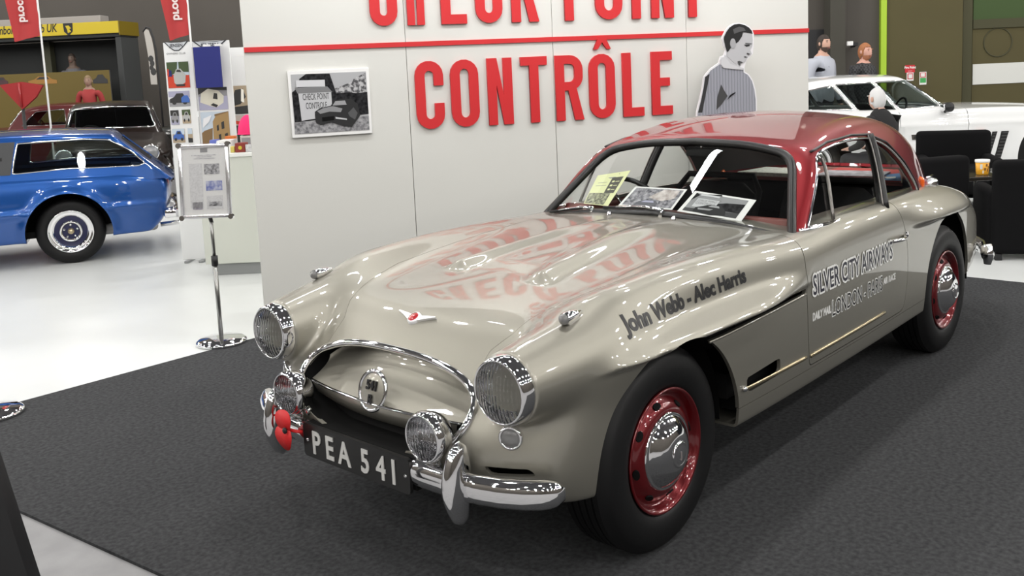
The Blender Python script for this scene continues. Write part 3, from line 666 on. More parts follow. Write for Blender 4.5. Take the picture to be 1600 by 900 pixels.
# ---- cabin shell
VC, TC = nets(f_cabin, (-3.75, -.03, .80), (-.78, .74, 1.40), .0085)
VC, TC = cl(VC, TC, lambda x, y, z: -y)
WS = round_poly([(.648, .866), (.35, .912), (0, .930), (-.3, .930), (-.3, 1.218), (0, 1.218), (.28, 1.208), (.492, 1.168)], [.02, .1, .1, .0, 0, .1, .15, .07])
def ws_s(x, y, z): return np.where((x > -1.50) & (x > -.985-(z-.925)*1.25-.16*y*y-.30*np.maximum(y-.42, 0)**2-.034), poly_sd(y, z, WS), 1.)
SIDE = round_poly([(-1.09, .902), (-1.385, 1.165), (-1.55, 1.193), (-1.78, 1.205), (-1.97, 1.193), (-2.13, 1.145), (-2.29, 1.035), (-2.395, .925), (-2.405, .872), (-1.9, .880)], [.02, .05, .1, .1, .1, .1, .1, .05, .03, .3], 6)
def side_s(x, y, z): return np.where((y > .30), poly_sd(x, z, SIDE), 1.)
RS = round_poly([(-2.52, -.2), (-2.52, .36), (-2.72, .46), (-3.22, .34), (-3.30, .0), (-3.30, -.2)], [.0, .1, .1, .1, .1, 0])
def rs_s(x, y, z): return np.where(z > .92, poly_sd(x, y, RS), 1.)
Vr, Tr = VC, TC
for s in (ws_s, side_s, rs_s): Vr, Tr = cl(Vr, Tr, lambda x, y, z, s=s: -s(x, y, z))
roof = shell('roof', Vr, Tr, f_cabin, M_RED, car, mirror=True, edge=.018)
hl = shell('headliner', *cl(Vr, Tr, lambda x, y, z: .93-z), f_cabin, M_HEADLINER, car, mirror=True, offset=-.022)
Vg, Tg = cl(VC, TC, lambda *a: ws_s(*a)-.004); shell('windscreen', Vg, Tg, f_cabin, M_GLASS, car, mirror=True, offset=-.007)
Vg, Tg = cl(VC, TC, lambda *a: rs_s(*a)-.004); shell('rear_screen', Vg, Tg, f_cabin, M_GLASS, car, mirror=True, offset=-.007)
BP = lambda z: -1.865-(z-.88)*.34        # centre line of the door pillar
VT = lambda z: -1.325-(z-.90)*.36        # quarter-light divider
Vq, Tq = cl(VC, TC, lambda *a: side_s(*a)-.004)
for nm, sel in (('vent_window', lambda x, y, z: VT(z)-x), ('door_window', lambda x, y, z: np.maximum(x-VT(z), BP(z)-x)), ('quarter_window', lambda x, y, z: x-BP(z))):
    Vw, Tw = cl(Vq, Tq, sel)
    if nm == 'door_window': Vw, Tw = cl(Vw, Tw, lambda x, y, z: z-np.interp(x, [-1.95, -1.75, -1.55, -1.40], [.992, .975, .945, .915]))   # wound half down
    shell(nm, Vw, Tw, f_cabin, M_GLASS, car, offset=-.010); shell(nm, Vw, Tw, f_cabin, M_GLASS, car, mirror='only', offset=-.010)
def on_cabin_side(pts, off=0.0):
    P = np.array(pts, float); y = yside(f_cabin, P[:, 0], P[:, 1], .1); Q = np.stack([P[:, 0], y, P[:, 1]], 1)
    if off: n = grad(f_cabin, Q); Q = Q+n/np.linalg.norm(n, axis=1)[:, None]*off
    return Q
def dense(poly, step=.02, closed=True):
    P = [np.array(p, float) for p in poly]; out = []
    for i in range(len(P) if closed else len(P)-1):
        a, b = P[i], P[(i+1) % len(P)]; n = max(1, int(np.linalg.norm(b-a)/step))
        for t in range(n): out.append(a+(b-a)*t/n)
    if not closed: out.append(P[-1])
    return np.array(out)
def both(fn):
    for sg in (1, -1): fn(sg)
def mir(V, sg): V = np.array(V, float).copy(); V[:, 1] *= sg; return V
def add_tube(name, pts, r, m, parent=car, sg=1, n=8, closed=False, sx=1., sy=1., smooth=True, up=None):
    V, F = tube(mir(pts, sg), r, n, closed, up, sx, sy); return obj(name, V, F, m, parent, smooth)
sd = dense(SIDE, .02)
both(lambda sg: add_tube('window_frame', on_cabin_side(sd, .002), .0058, M_CHROME, sg=sg, closed=True))
zz = np.linspace(.875, 1.205, 12)
both(lambda sg: add_tube('door_pillar', on_cabin_side(np.stack([BP(zz), zz], 1), -.004), .024, M_RUBBER, sg=sg, sx=.55, sy=1.15))
both(lambda sg: add_tube('pillar_trim', on_cabin_side(np.stack([BP(zz)+.026, zz], 1), .006), .004, M_DARKMETAL, sg=sg))
zv = np.linspace(.90, 1.15, 8)
both(lambda sg: add_tube('vent_window_divider', on_cabin_side(np.stack([VT(zv), zv], 1), .0), .008, M_DARKMETAL, sg=sg))
# drip rail over the side windows
dr = np.array([(-1.385, 1.178), (-1.55, 1.206), (-1.78, 1.219), (-1.97, 1.208), (-2.135, 1.159), (-2.30, 1.048), (-2.405, .940), (-2.42, .885)]); dr = dense(dr, .02, False)
both(lambda sg: add_tube('drip_rail', on_cabin_side(dr, .003), .006, M_RUBBER, sg=sg))
# windscreen seal and its bright insert
wsd = dense([p for p in WS if p[0] >= -.001], .02, False)
def on_ws(P, off=0.):
    P = np.array(P, float); x = xfront(f_cabin, P[:, 0], P[:, 1], -1.9, -.5); Q = np.stack([x, P[:, 0], P[:, 1]], 1)
    if off: n = grad(f_cabin, Q); Q = Q+n/np.linalg.norm(n, axis=1)[:, None]*off
    return Q
i0 = np.argmin(np.abs(wsd[:, 0])+(wsd[:, 1] > 1)); i1 = np.argmin(np.abs(wsd[:, 0])+(wsd[:, 1] < 1))
half = wsd if wsd[0][0] > .3 else wsd
half = np.array(sorted([tuple(p) for p in WS if p[0] > .001], key=lambda p: math.atan2(p[1]-1.05, p[0])))
half = np.concatenate([[(0, .930)], half, [(0, 1.218)]]); half = dense(half, .015, False)
loop = on_ws(half); loop = np.concatenate([loop, mir(loop[1:-1][::-1], -1)])
V, F = tube(loop, .019, 10, True); obj('windscreen_seal', V, F, M_RUBBER, car, True)
lp2 = on_ws(half, .014); lp2 = np.concatenate([lp2, mir(lp2[1:-1][::-1], -1)])
V, F = tube(lp2, .0038, 8, True); obj('windscreen_bead', V, F, M_CHROME, car, True)
# waist chrome under side windows
wx = np.linspace(-1.04, -2.43, 30); wz = np.interp(wx, [-2.43, -1.9, -1.04], [.874, .884, .905])-.008
both(lambda sg: add_tube('waist_strip', np.stack([wx, np.maximum(yside(f_cabin, wx, wz, .1)+.004, 0), wz], 1), .008, M_CHROME, sg=sg))
# ---- grille: chrome ring, recess, hinged flap with emblem
ang = np.linspace(0, 2*PI, 120, endpoint=False)
def gpt(k=1.0):
    c, s = np.cos(ang), np.sin(ang); ex = 2/2.25
    return GR_A[0]*k*np.sign(c)*np.abs(c)**ex, GR_C[1]+np.where(s > 0, .118, .150)*k*np.sign(s)*np.abs(s)**ex
gy, gz = gpt(1.0); gx = xfront(f_body, gy, gz)
sel = np.r_[np.arange(108, 120), np.arange(0, 73)]
sel = [i for i in list(range(104, 120))+list(range(0, 77))]
V, F = tube(np.stack([gx+.002, gy, gz], 1)[sel], .0125, 12, False); obj('grille_surround', V, F, M_CHROME, car, True)
rows = []
for k, dx in ((1.0, -.002), (.985, -.03), (.96, -.10)):
    y_, z_ = gpt(k); rows.append(np.stack([xfront(f_body, y_, z_)+dx, y_, z_], 1))
V = np.concatenate(rows); n = 120; F = [(i*n+j, i*n+(j+1) % n, (i+1)*n+(j+1) % n, (i+1)*n+j) for i in range(2) for j in range(n)]
obj('grille_recess', V, F, M_DARK, car, True)
obj('grille_backing', rows[-1], [tuple(range(n))], M_DARK, car)
# flap: upper part of the oval, lies a little inside the ring, tipped
fl_y = np.linspace(-.372, .372, 49); FV = []; zb = .548
def flap_top(y): return GR_C[1]+.118*.90*np.maximum(1-np.abs(y/(GR_A[0]*.93))**2.25, 0)**(1/2.25)
nr = 14
for i in range(nr+1):
    t = i/nr; zt = np.maximum(flap_top(fl_y), zb+.004); z_ = zb+(zt-zb)*t
    x_ = .648-.30*fl_y**2-.150*math.sin(t*PI/2)**.9*np.clip((zt-zb)/.115, .25, 1); FV.append(np.stack([x_, fl_y, z_], 1))
FV = np.concatenate(FV); m = len(fl_y); F = [(i*m+j, i*m+j+1, (i+1)*m+j+1, (i+1)*m+j) for i in range(nr) for j in range(m-1)]
flap = obj('grille_flap', FV, F, M_SILVER, car, True)
fx = lambda y: .652-.30*y**2
low = MB()
lv = []
for k, (dx, z_) in enumerate(((0.002, .548), (.006, .540), (-.004, .505), (-.03, .478))):
    lv.append(np.stack([fx(fl_y)+dx, fl_y*(1-.04*k), np.full(m, z_)], 1))
obj('flap_lower_edge', np.concatenate(lv), [(i*m+j, (i+1)*m+j, (i+1)*m+j+1, i*m+j+1) for i in range(3) for j in range(m-1)], M_SILVER, car, True)
add_tube('flap_edge_strip', np.stack([fx(fl_y)+.004, fl_y, np.full(m, .546)], 1), .004, M_CHROME)
# emblem on the flap
em = bpy.data.objects.new('emblem', None); COL.objects.link(em); em.parent = car; em.location = (.640, 0, .584); em.rotation_euler = (0, math.radians(-16), 0); em.scale = (1.2, 1.2, 1.2)
V, F = tube([(0, .052*math.cos(a), .052*math.sin(a)) for a in np.linspace(0, 2*PI, 40, endpoint=False)], .006, 8, True); obj('emblem_ring', V, F, M_CHROME, em, True)
V, F = lathe([(.05, 0), (.045, .002), (0, .004)], 32, 'x'); obj('emblem_disc', V, F, M_SILVER, em, True)
def emb_text(t, size, y, z):
    V, F = text_mesh(t, size, .85, .001, .002); V = np.stack([V[:, 2]+.006, V[:, 0]+y, V[:, 1]+z], 1); obj('emblem_lettering', V, F, M_BLACKPAINT, em)
emb_text('541', .036, 0, .002); emb_text('R', .034, 0, -.034)
# ---- headlamps
def lamp(name, c, R, depth, dome, tilt=0, back=True, lens=M_LENS):
    e = bpy.data.objects.new(name, None); COL.objects.link(e); e.parent = car; e.location = c; e.rotation_euler = tilt if hasattr(tilt, '__len__') else (0, tilt, 0)
    V, F = lathe([(R*1.10, -depth), (R*1.13, -depth*.85), (R*1.14, -depth*.55), (R*1.12, -depth*.2), (R*1.06, .006), (R*1.0, .012), (R*.965, .008), (R*.95, -.004)], 48, 'x')
    obj('lamp_bezel', V, F, M_CHROME, e, True)
    prof = [(R*math.sqrt(max(0, 1-(t)**2)), dome*t) for t in np.linspace(0, 1, 10)]
    V, F = lathe(prof, 40, 'x'); obj('lamp_lens', V, F, lens, e, True)
    prof = [(R*.97*q, -R*.75*(1-q*q)) for q in np.linspace(1, 0, 14)]
    V, F = lathe(prof, 36, 'x'); obj('lamp_reflector', V, F, M_REFLECTOR, e, True)
    if back:
        V, F = lathe([(R*1.1, -depth)]+[(R*1.1*math.cos(t), -depth-R*1.0*math.sin(t)) for t in np.linspace(.1, PI/2, 8)], 36, 'x'); obj('lamp_shell', V, F, M_CHROME, e, True)
    return e
for sg in (1, -1):
    lamp('headlamp', (.638, .562*sg, .690), .0905, .046, .030, back=False)
for sg in (1, -1):
    e = lamp('spot_lamp', (.734, .338*sg, .534), .068, .020, .018)
    add_tube('lamp_bracket', [(.66, .338*sg, .40), (.68, .338*sg, .44), (.69, .338*sg, .475)], .009, M_CHROME)
for sg in (1, -1):   # round indicator lamps below
    y, z = .548, .537; x = float(xfront(f_body, np.array([y]), np.array([z]))[0]); n = grad(f_body, np.array([[x, y, z]]))[0]; az = math.atan2(n[1], n[0])
    e = bpy.data.objects.new('indicator_lamp', None); COL.objects.link(e); e.parent = car; e.location = (x, y*sg, z); e.rotation_euler = (0, 0, az*sg)
    V, F = lathe([(.037, -.012), (.037, .008), (.034, .013), (.029, .013), (.027, .007)], 28, 'x'); obj('lamp_bezel', V, F, M_CHROME, e, True)
    V, F = lathe([(.028, .006), (.024, .012), (.012, .016), (0, .017)], 28, 'x'); obj('lamp_lens', V, F, mat('frosted_lens', (.16, .16, .16), rough=.2, coat=1), e, True)
for sg in (1, -1):   # torpedo side lamps on the wings
    x0, y0 = .37, .607; zt = float(ztop(f_body, np.array([x0]), np.array([y0]))[0])
    e = bpy.data.objects.new('wing_lamp', None); COL.objects.link(e); e.parent = car; e.location = (x0, y0*sg, zt+.016); e.rotation_euler = (0, math.radians(5), 0)
    V, F = lathe([(0, -.062), (.006, -.05), (.014, -.025), (.018, .0), (.019, .022), (.018, .028)], 24, 'x'); obj('lamp_body', V, F, M_CHROME, e, True)
    V, F = lathe([(.0175, .027), (.016, .036), (.008, .043), (0, .045)], 24, 'x'); obj('lamp_lens', V, F, mat('frosted_lens'), e, True)
    obj('lamp_foot', *prism([(-.05, -.009), (.02, -.012), (.02, .012), (-.05, .009)], -.03, -.008, 'xy'), M_CHROME, e)
# ---- low intake slots: dark pockets
for sg in (1, -1):
    V, F = prism([(.46*1, .455), (.63, .455), (.63, .415), (.46, .415)], .45, .50, 'yz'); obj('intake_pocket', mir(V, sg), F, M_DARK, car)
# ---- bumpers
def bump_half(sg):
    yy = np.array([.245, .30, .40, .50, .57, .63, .67, .70, .715]); xx = np.array([.705, .705, .700, .686, .664, .634, .604, .575, .556])
    P = np.stack([xx, yy, np.full(len(yy), .402)], 1); P = dense(P, .02, False)
    rr = np.full(len(P), .044); rr[-1] = .02; rr[-2] = .037; rr[-3] = .042; rr[0] = .040
    V, F = tube(mir(P, sg), list(rr), 16, False, up=(0, 0, 1), sx=1.0, sy=.62); obj('front_bumper', V, F, M_CHROME, car, True)
both(bump_half)
def overrider(sg):
    # tall blade that swells towards the front
    zs = np.linspace(0, 1, 15); V = []; n = 16
    for t in zs:
        z = .285+.252*t; b = math.sin(PI*t)**.6; d = .016+.042*b*(1-.35*abs(t-.45)); w = .008+.022*b
        if t in (0., 1.): d, w = .006, .004
        cx = .700+.012*math.sin(PI*t)
        for j in range(n):
            a = 2*PI*j/n; V.append((cx+d*math.cos(a), sg*(.445+w*math.sin(a)), z))
    F = [(i*n+j, i*n+(j+1) % n, (i+1)*n+(j+1) % n, (i+1)*n+j) for i in range(14) for j in range(n)]+[tuple(range(n-1, -1, -1)), tuple(14*n+j for j in range(n))]
    obj('overrider', V, F, M_CHROME, car, True)
    add_tube('bumper_iron', [(.70, .30*sg, .40), (.55, .30*sg, .40)], .018, M_DARK)
both(overrider)
# ---- number plate
pl = link('number_plate', mesh_of('number_plate', *prism(round_poly([(-.268, -.057), (.262, -.057), (.262, .057), (-.268, .057)], .016), -.006, .006, 'yz')), mat('plate_black', (.006, .006, .006), rough=.35), car)
pl.location = (.726, .0, .392)
def plate_char(ch, yc):
    V, F = text_mesh(ch, .112, .80, .0022, .0015); V[:, 0] -= V[:, 0].mean() if False else (V[:, 0].min()+V[:, 0].max())/2
    k = .079/(V[:, 1].max()-V[:, 1].min()); V[:, 1] = (V[:, 1]-V[:, 1].min())*k-.0395
    obj('plate_character', np.stack([V[:, 2]+.0085, V[:, 0]+yc, V[:, 1]], 1), F, mat('plate_silver', (.62, .62, .60), rough=.4, metal=.3), pl)
for ch, yc in zip('PEA541', (-.192, -.122, -.048, .056, .132, .192)): plate_char(ch, yc)
for yb in (-.245, .243): V, F = lathe([(.006, .006), (.005, .009), (0, .010)], 12, 'x', (0, yb, 0)); obj('plate_bolt', V, F, M_CHROME, pl, True)
# plate bracket / dark valance behind
MB().box((.60, -.27, .345), (.712, .27, .445)).build('plate_bracket', M_DARK, car)
# ---- bonnet badge: winged emblem
bz = float(ztop(f_body, np.array([.445]), np.array([0.]))[0]); bn = grad(f_body, np.array([[.445, 0, bz]]))[0]
bd = bpy.data.objects.new('bonnet_badge', None); COL.objects.link(bd); bd.parent = car; bd.location = (.445, 0, bz+.004); bd.rotation_euler = (0, math.atan2(bn[0], bn[2]), 0)
wing = [(.012, .0), (.012, .02), (-.004, .055), (-.016, .090), (-.020, .088), (-.016, .05), (-.012, .02), (-.010, 0)]
M_SATIN = mat('satin_silver', (.85, .85, .86), rough=.38, metal=.7)
obj('badge_wing', *prism(wing, -.004, .005, 'xy'), M_SATIN, bd); obj('badge_wing', *prism([(a, -b) for a, b in wing][::-1], -.004, .005, 'xy'), M_SATIN, bd)
V, F = lathe([(.026, -.004), (.025, .005), (.019, .008)], 24, 'z'); obj('badge_rim', [(a*1.0, b, c) for a, b, c in V], F, M_SATIN, bd, True)
V, F = lathe([(.019, .007), (.012, .010), (0, .011)], 24, 'z'); obj('badge_enamel', V, F, mat('red_enamel', (.42, .01, .015), rough=.2, coat=1), bd, True)
# ---- strips and vents on the flanks
def strip(name, x0, x1, z0, z1, r, m, sg):
    xs = np.linspace(x0, x1, 24); zs = np.linspace(z0, z1, 24); add_tube(name, np.stack([xs, yside(f_body, xs, zs)+.002, zs], 1), r, m, sg=sg, sx=1.2, sy=.7)
def flank(sg):
    strip('vent_strip', -.415, -.895, .434, .428, .0065, M_GOLD, sg)
    strip('door_strip', -.935, -1.71, .424, .427, .0065, M_GOLD, sg)
    V, F = lathe([(.011*math.cos(t), .011*math.sin(t)) for t in np.linspace(-PI/2, PI/2, 9)], 14, 'x', (-.412, (float(yside(f_body, np.array([-.412]), np.array([.438]))[0])+.004)*sg, .438)); obj('strip_finial', V, F, M_CHROME, car, True)
    xs = np.linspace(-.20, -.90, 30); zs = np.interp(xs, [-.9, -.30, -.20], [.683, .662, .661])
    P = np.stack([xs, yside(f_body, xs, zs-.004)+.0, zs-.004], 1); add_tube('vent_lip', P, .005, M_SILVER, sg=sg)
both(flank)
for sg in (1, -1):
    # dark pockets behind flank vents
    V, F = prism([(-.40, .39), (-.40, .48), (-.72, .48), (-.72, .39)], .60, .685, 'xz'); obj('vent_pocket', mir(V, sg), F, M_DARK, car)
    # door handle
    hx = np.linspace(-1.80, -1.955, 8); hz = np.full(8, .738); hy = yside(f_body, hx, hz)+np.array([.004, .018, .026, .029, .029, .026, .018, .004])
    add_tube('door_handle', np.stack([hx, hy, hz], 1), .0085, M_CHROME, sg=sg)
    V, F = lathe([(.013, 0), (.012, .008), (0, .011)], 16, 'y', (-2.0, float(yside(f_body, np.array([-2.0]), np.array([.738]))[0]), .738)); obj('door_lock', mir(V, sg), F, M_CHROME, car, True)
# ---- wheels
def wheel(x, y, sg, front):
    e = bpy.data.objects.new('wheel', None); COL.objects.link(e); e.parent = car; e.location = (x, y*sg, .334); e.rotation_euler = (0, 0, 0 if sg > 0 else PI)
    prof = [(.205, -.095), (.215, -.100), (.25, -.108), (.29, -.106), (.318, -.092), (.332, -.072)]
    for k in range(5):
        c = -.056+k*.028; prof += [(.3385, c-.010), (.3385, c+.010), (.331, c+.012), (.331, c+.016)]
    prof = prof[:-2]+[(.332, .072), (.318, .092), (.305, .100), (.300, .1015), (.29, .106), (.25, .108), (.222, .101), (.214, .096), (.205, .088), (.204, .06)]
    V, F = lathe([(r, h-.03) for r, h in prof], 72, 'y'); obj('tyre', V, F, M_TYRE, e, smooth=True); smooth_angle(e.children[-1], 30)
    prof = [(.19, -.10), (.196, .0), (.200, .058), (.2075, .064), (.2085, .069), (.204, .073), (.199, .070), (.193, .058), (.187, .044), (.181, .036), (.174, .038), (.160, .054), (.146, .065), (.125, .070), (.10, .066), (.05, .06), (0, .06)]
    V, F = lathe([(r, h) for r, h in prof], 72, 'y'); obj('rim', V, F, mat('red_wheel_paint', (.14, .0015, .005), rough=.3, metal=.5, coat=1.0), e, smooth=True); smooth_angle(e.children[-1], 40)
    for k in range(16):   # slots around the disc
        if k % 2: continue
        a = 2*PI*k/16+.2; c = (.159*math.sin(a), .0555, .159*math.cos(a))
        V, F = lathe([(.017, -.004), (.016, .0030), (0, .0035)], 16, 'y'); o = obj('rim_slot', V, F, M_DARK, e, False, loc=c); o.rotation_euler = (0, a, 0)
        o.scale = (1.15, 1, .8)
        o.rotation_mode = 'XYZ'; o.matrix_basis = Matrix.Translation(c) @ Matrix.Rotation(a, 4, 'Y') @ Matrix.Rotation(math.radians(46), 4, 'X') @ Matrix.Diagonal((1.1, 1, .72, 1))
    hc = [(.128, .036), (.128, .043), (.123, .046), (.119, .043), (.115, .048), (.108, .054), (.10, .060), (.085, .072), (.066, .082), (.046, .088), (.043, .0875), (.042, .092), (.038, .0945), (.035, .0915), (.030, .0925), (0, .095)]
    V, F = lathe([(r_, h_+.030) for r_, h_ in hc], 64, 'y'); obj('hubcap', V, F, M_CHROME, e, True)
    V, F = text_mesh('J', .03, 1.0, .0005, .0005); obj('hubcap_emblem', np.stack([-V[:, 0], V[:, 2]+.1255, V[:, 1]-.010], 1), F, mat('emblem_grey', (.25, .22, .22), rough=.4), e)
    V, F = lathe([(.16, -.02), (.16, -.10), (.0, -.10)], 32, 'y'); obj('brake_drum', V, F, M_DARK, e, True)
for sg in (1, -1): wheel(0, .622, sg, True); wheel(-WB, .634, sg, False)
add_tube('rear_axle', [(-WB, -.55, .33), (-WB, .55, .33)], .05, M_DARK)
add_tube('front_axle', [(0, -.55, .28), (0, .55, .28)], .035, M_DARK)
# ---- signwriting on the flank (flat vinyl that follows the panels)
def vinyl(name, V, F, x0, x1, z0, z1, m, off, ext=None):
    """text laid on the flank: text x runs towards the tail, from (x0, z0) to (x1, z1)"""
    V = np.array(V, float); a_, b_ = ext if ext else (V[:, 0].min(), V[:, 0].max()); t = (V[:, 0]-a_)/(b_-a_)
    x = x0+(x1-x0)*t; z = z0+(z1-z0)*t+V[:, 1]; P = np.stack([x, yside(f_body, x, z), z], 1)
    n = grad(f_body, P); P = P+n/np.linalg.norm(n, axis=1)[:, None]*off
    return obj(name, P, F, m, car)
def fine(V, F, n=1):
    bm = bmesh.new(); vs = [bm.verts.new(tuple(v)) for v in V]
    for f in F:
        try: bm.faces.new([vs[i] for i in f])
        except ValueError: pass
    bmesh.ops.triangulate(bm, faces=bm.faces); 
    for _ in range(n): bmesh.ops.subdivide_edges(bm, edges=[e for e in bm.edges if e.calc_length() > .02], cuts=1)
    bmesh.ops.triangulate(bm, faces=bm.faces); bm.verts.index_update()
    out = [v.co[:] for v in bm.verts], [tuple(v.index for v in f.verts) for f in bm.faces]; bm.free(); return out
def ribbon(V, F, w):
    """flat band of half-width w along the outlines of a text mesh"""
    cnt = {}
    for f in F:
        for a, b in zip(f, f[1:]+f[:1]): k = (min(a, b), max(a, b)); cnt[k] = cnt.get(k, 0)+1
    m = MB()
    for (a, b), c in cnt.items():
        if c != 1: continue
        p, q = np.array(V[a][:2]), np.array(V[b][:2]); d = q-p; L = np.linalg.norm(d)
        if L < 1e-7: continue
        d /= L; n = np.array([-d[1], d[0]])*w; n0 = max(1, int(L/.02)); 
        for i in range(n0):
            s0, s1 = p+d*L*i/n0, p+d*L*(i+1)/n0; m.add([(*(s0-n), 0), (*(s1-n), 0), (*(s1+n), 0), (*(s0+n), 0)], [(0, 1, 2, 3)])
        m.add([(p[0]+w*math.cos(t), p[1]+w*math.sin(t), 0) for t in np.linspace(0, 2*PI, 8, endpoint=False)], [tuple(range(8))])
    return m.V, m.F
def lay(txt, size, x0, x1, z0, z1, m, bold=0., off=.0012, name='lettering', outline=0.):
    """lettering stretched between x0 and x1; outline > 0 draws only the bordering band"""
    B = text_mesh(txt, size, 1, 0, 0, 'LEFT'); k = abs(x1-x0)/(B[0][:, 0].max()-B[0][:, 0].min()); e = (B[0][:, 0].min()*k, B[0][:, 0].max()*k)
    V, F = text_mesh(txt, size, 1, bold, 0, 'LEFT'); V = np.column_stack([V[:, 0]*k, V[:, 1:]])
    V, F = ribbon(V, F, outline) if outline else fine(V, F)
    return vinyl(name, V, F, x0, x1, z0, z1, m, off, e)
M_NAVY = mat('navy_lettering', (.006, .006, .02), rough=.4)
lay('John Webb - Alec Harris', .068, .235, -.490, .788, .806, M_BLACKPAINT, bold=.0029, name='driver_lettering')
lay('SILVER CITY AIRWAYS', .112, -.960, -1.800, .662, .662, M_WHITEPAINT, off=.0024, name='airline_lettering_outline', outline=.0085, bold=.001)
lay('SILVER CITY AIRWAYS', .112, -.960, -1.800, .662, .662, M_NAVY, bold=.001, off=.0036, name='airline_lettering')
lay('LONDON - PARIS', .092, -1.135, -1.675, .540, .540, M_WHITEPAINT, off=.0012, name='route_lettering_outline', outline=.0050)
lay('LONDON - PARIS', .092, -1.135, -1.675, .540, .540, M_BLACKPAINT, off=.0024, name='route_lettering')
lay('DAILY MAIL', .044, -.955, -1.122, .560, .558, M_WHITEPAINT, name='sponsor_lettering', outline=.0022)
lay('AIR RACE', .040, -1.690, -1.840, .560, .556, M_WHITEPAINT, name='race_lettering', outline=.0022)
# ---- cabin fittings
def roll(name, pts, r, m, sx=1., sy=1.): 
    V, F = tube(pts, r, 14, False, None, sx, sy); return obj(name, V, F, m, car, True)
# dashboard: padded roll across and shelf in front of it
yy = np.linspace(-.60, .60, 25)
roll('dash_roll', [(-1.125-.03*y*y, y, .893-.01*y*y) for y in yy], .036, M_LEATHER)
MB().box((-1.14, -.58, .60), (-1.10, .58, .85)).build('dashboard', M_LEATHER, car)
V = []; 
for y in yy: V += [(-.965-.20*y*y, y, .868), (-1.15-.1*y*y, y, .868)]
obj('scuttle_shelf', V, [(2*i, 2*i+1, 2*i+3, 2*i+2) for i in range(24)], M_BLACKCLOTH, car)
# steering wheel (right-hand drive)
stw = bpy.data.objects.new('steering_wheel', None); COL.objects.link(stw); stw.parent = car; stw.location = (-1.32, -.34, .86); stw.rotation_euler = (0, math.radians(-66), 0)
V, F = tube([(.20*math.cos(a), .20*math.sin(a), 0) for a in np.linspace(0, 2*PI, 48, endpoint=False)], .012, 10, True); obj('wheel_rim', V, F, M_RUBBER, stw, True)
for k in range(3):
    a = PI/2+k*2*PI/3; V, F = tube([(0, 0, -.03), (.20*math.cos(a), .20*math.sin(a), 0)], .008, 8); obj('spoke', V, F, M_CHROME, stw, True)
V, F = lathe([(.045, -.04), (.045, -.02), (.03, -.01), (0, -.008)], 24, 'z'); obj('horn_boss', V, F, M_BLACK, stw, True)
roll('steering_column', [(-1.33, -.34, .85), (-1.05, -.34, .72)], .02, M_BLACK)
# seats
def seat(y0, w, x0=-1.72):
    e = bpy.data.objects.new('seat', None); COL.objects.link(e); e.parent = car; e.location = (x0, y0, .36)
    V = []; n = 14
    def cush(name, pts, half, th, m):
        # pts: centre line (x,z); rounded pad
        VV = []; k = 20
        for i, (x, z) in enumerate(pts):
            a = pts[max(i-1, 0)]; b = pts[min(i+1, len(pts)-1)]; t = np.array([b[0]-a[0], b[1]-a[1]]); t /= np.linalg.norm(t); nrm = np.array([-t[1], t[0]])
            e_ = min(i, len(pts)-1-i); sc = [.35, .85, 1, 1][min(e_, 3)]
            for j in range(k):
                q = 2*PI*j/k; cy = half*sc**.5*np.sign(math.cos(q))*abs(math.cos(q))**.45; cn = th*sc*np.sign(math.sin(q))*abs(math.sin(q))**.7
                VV.append((x+nrm[0]*cn, cy, z+nrm[1]*cn))
        FF = [(i*k+j, i*k+(j+1) % k, (i+1)*k+(j+1) % k, (i+1)*k+j) for i in range(len(pts)-1) for j in range(k)]+[tuple(range(k-1, -1, -1)), tuple((len(pts)-1)*k+j for j in range(k))]
        obj(name, VV, FF, m, e, True)
    cush('seat_cushion', [(.30+-.06*i, .10-.004*i) for i in range(9)], w, .07, M_BLACKCLOTH)
    cush('seat_back', [(-.20-.028*i, .10+.058*i) for i in range(9)], w, .055, M_BLACKCLOTH)
    V, F = tube([(-.20-.028*i, s*(w+.0), .12+.058*i) for s in (1,) for i in range(8)]+[(-.20-.028*8.3, w*.8, .12+.058*8.3), (-.20-.028*8.3, -w*.8, .12+.058*8.3)]+[(-.20-.028*i, -w, .12+.058*i) for i in range(7, -1, -1)], .018, 8); obj('seat_piping', V, F, M_BLACKCLOTH, e, True)
seat(.33, .25); seat(-.33, .25)
# rear bench and parcel shelf
rbox('rear_seat', (-2.62, -.52, .36), (-2.22, .52, .56), M_BLACKCLOTH, car, .05, 3)
rbox('rear_seat_back', (-2.70, -.52, .50), (-2.52, .52, .915), M_BLACKCLOTH, car, .04, 3)
V, F = prism([(-2.48, -.54), (-2.48, .54), (-2.70, .46), (-3.0, .34), (-3.08, .2), (-3.08, -.2), (-3.0, -.34), (-2.70, -.46)], .900, .918, 'xy'); obj('parcel_shelf', V, F, M_LEATHER, car)
for sg in (1, -1):
    # trimmed doors with a rolled capping
    V, F = prism([(-1.02, .36), (-1.02, .868), (-1.95, .86), (-2.5, .85), (-2.5, .36)], .60, .625, 'xz'); obj('door_card', mir(V, sg), F, M_LEATHER, car)
    xs = np.linspace(-1.06, -2.5, 20); add_tube('door_capping', np.stack([xs, np.interp(xs, [-2.5, -2.2, -1.06], [.55, .60, .618]), np.interp(xs, [-2.5, -1.06], [.862, .885])], 1), .024, M_LEATHER, sg=sg)
    # window winder
    V, F = lathe([(.02, 0), (.016, .012), (0, .014)], 14, 'y', (-1.5, .59, .66)); obj('window_winder', mir(V, sg), F, M_CHROME, car, True)
rbox('transmission_tunnel', (-2.2, -.10, .34), (-.98, .10, .52), M_BLACKCLOTH, car, .04, 3)
# grab strap / interior mirror
mr = rbox('rear_view_mirror', (-.012, -.085, -.022), (.012, .085, .022), M_BLACK, car, .008, 2, loc=(-1.41, .0, 1.165))
roll('mirror_stem', [(-1.40, 0, 1.215), (-1.405, 0, 1.17)], .005, M_CHROME)
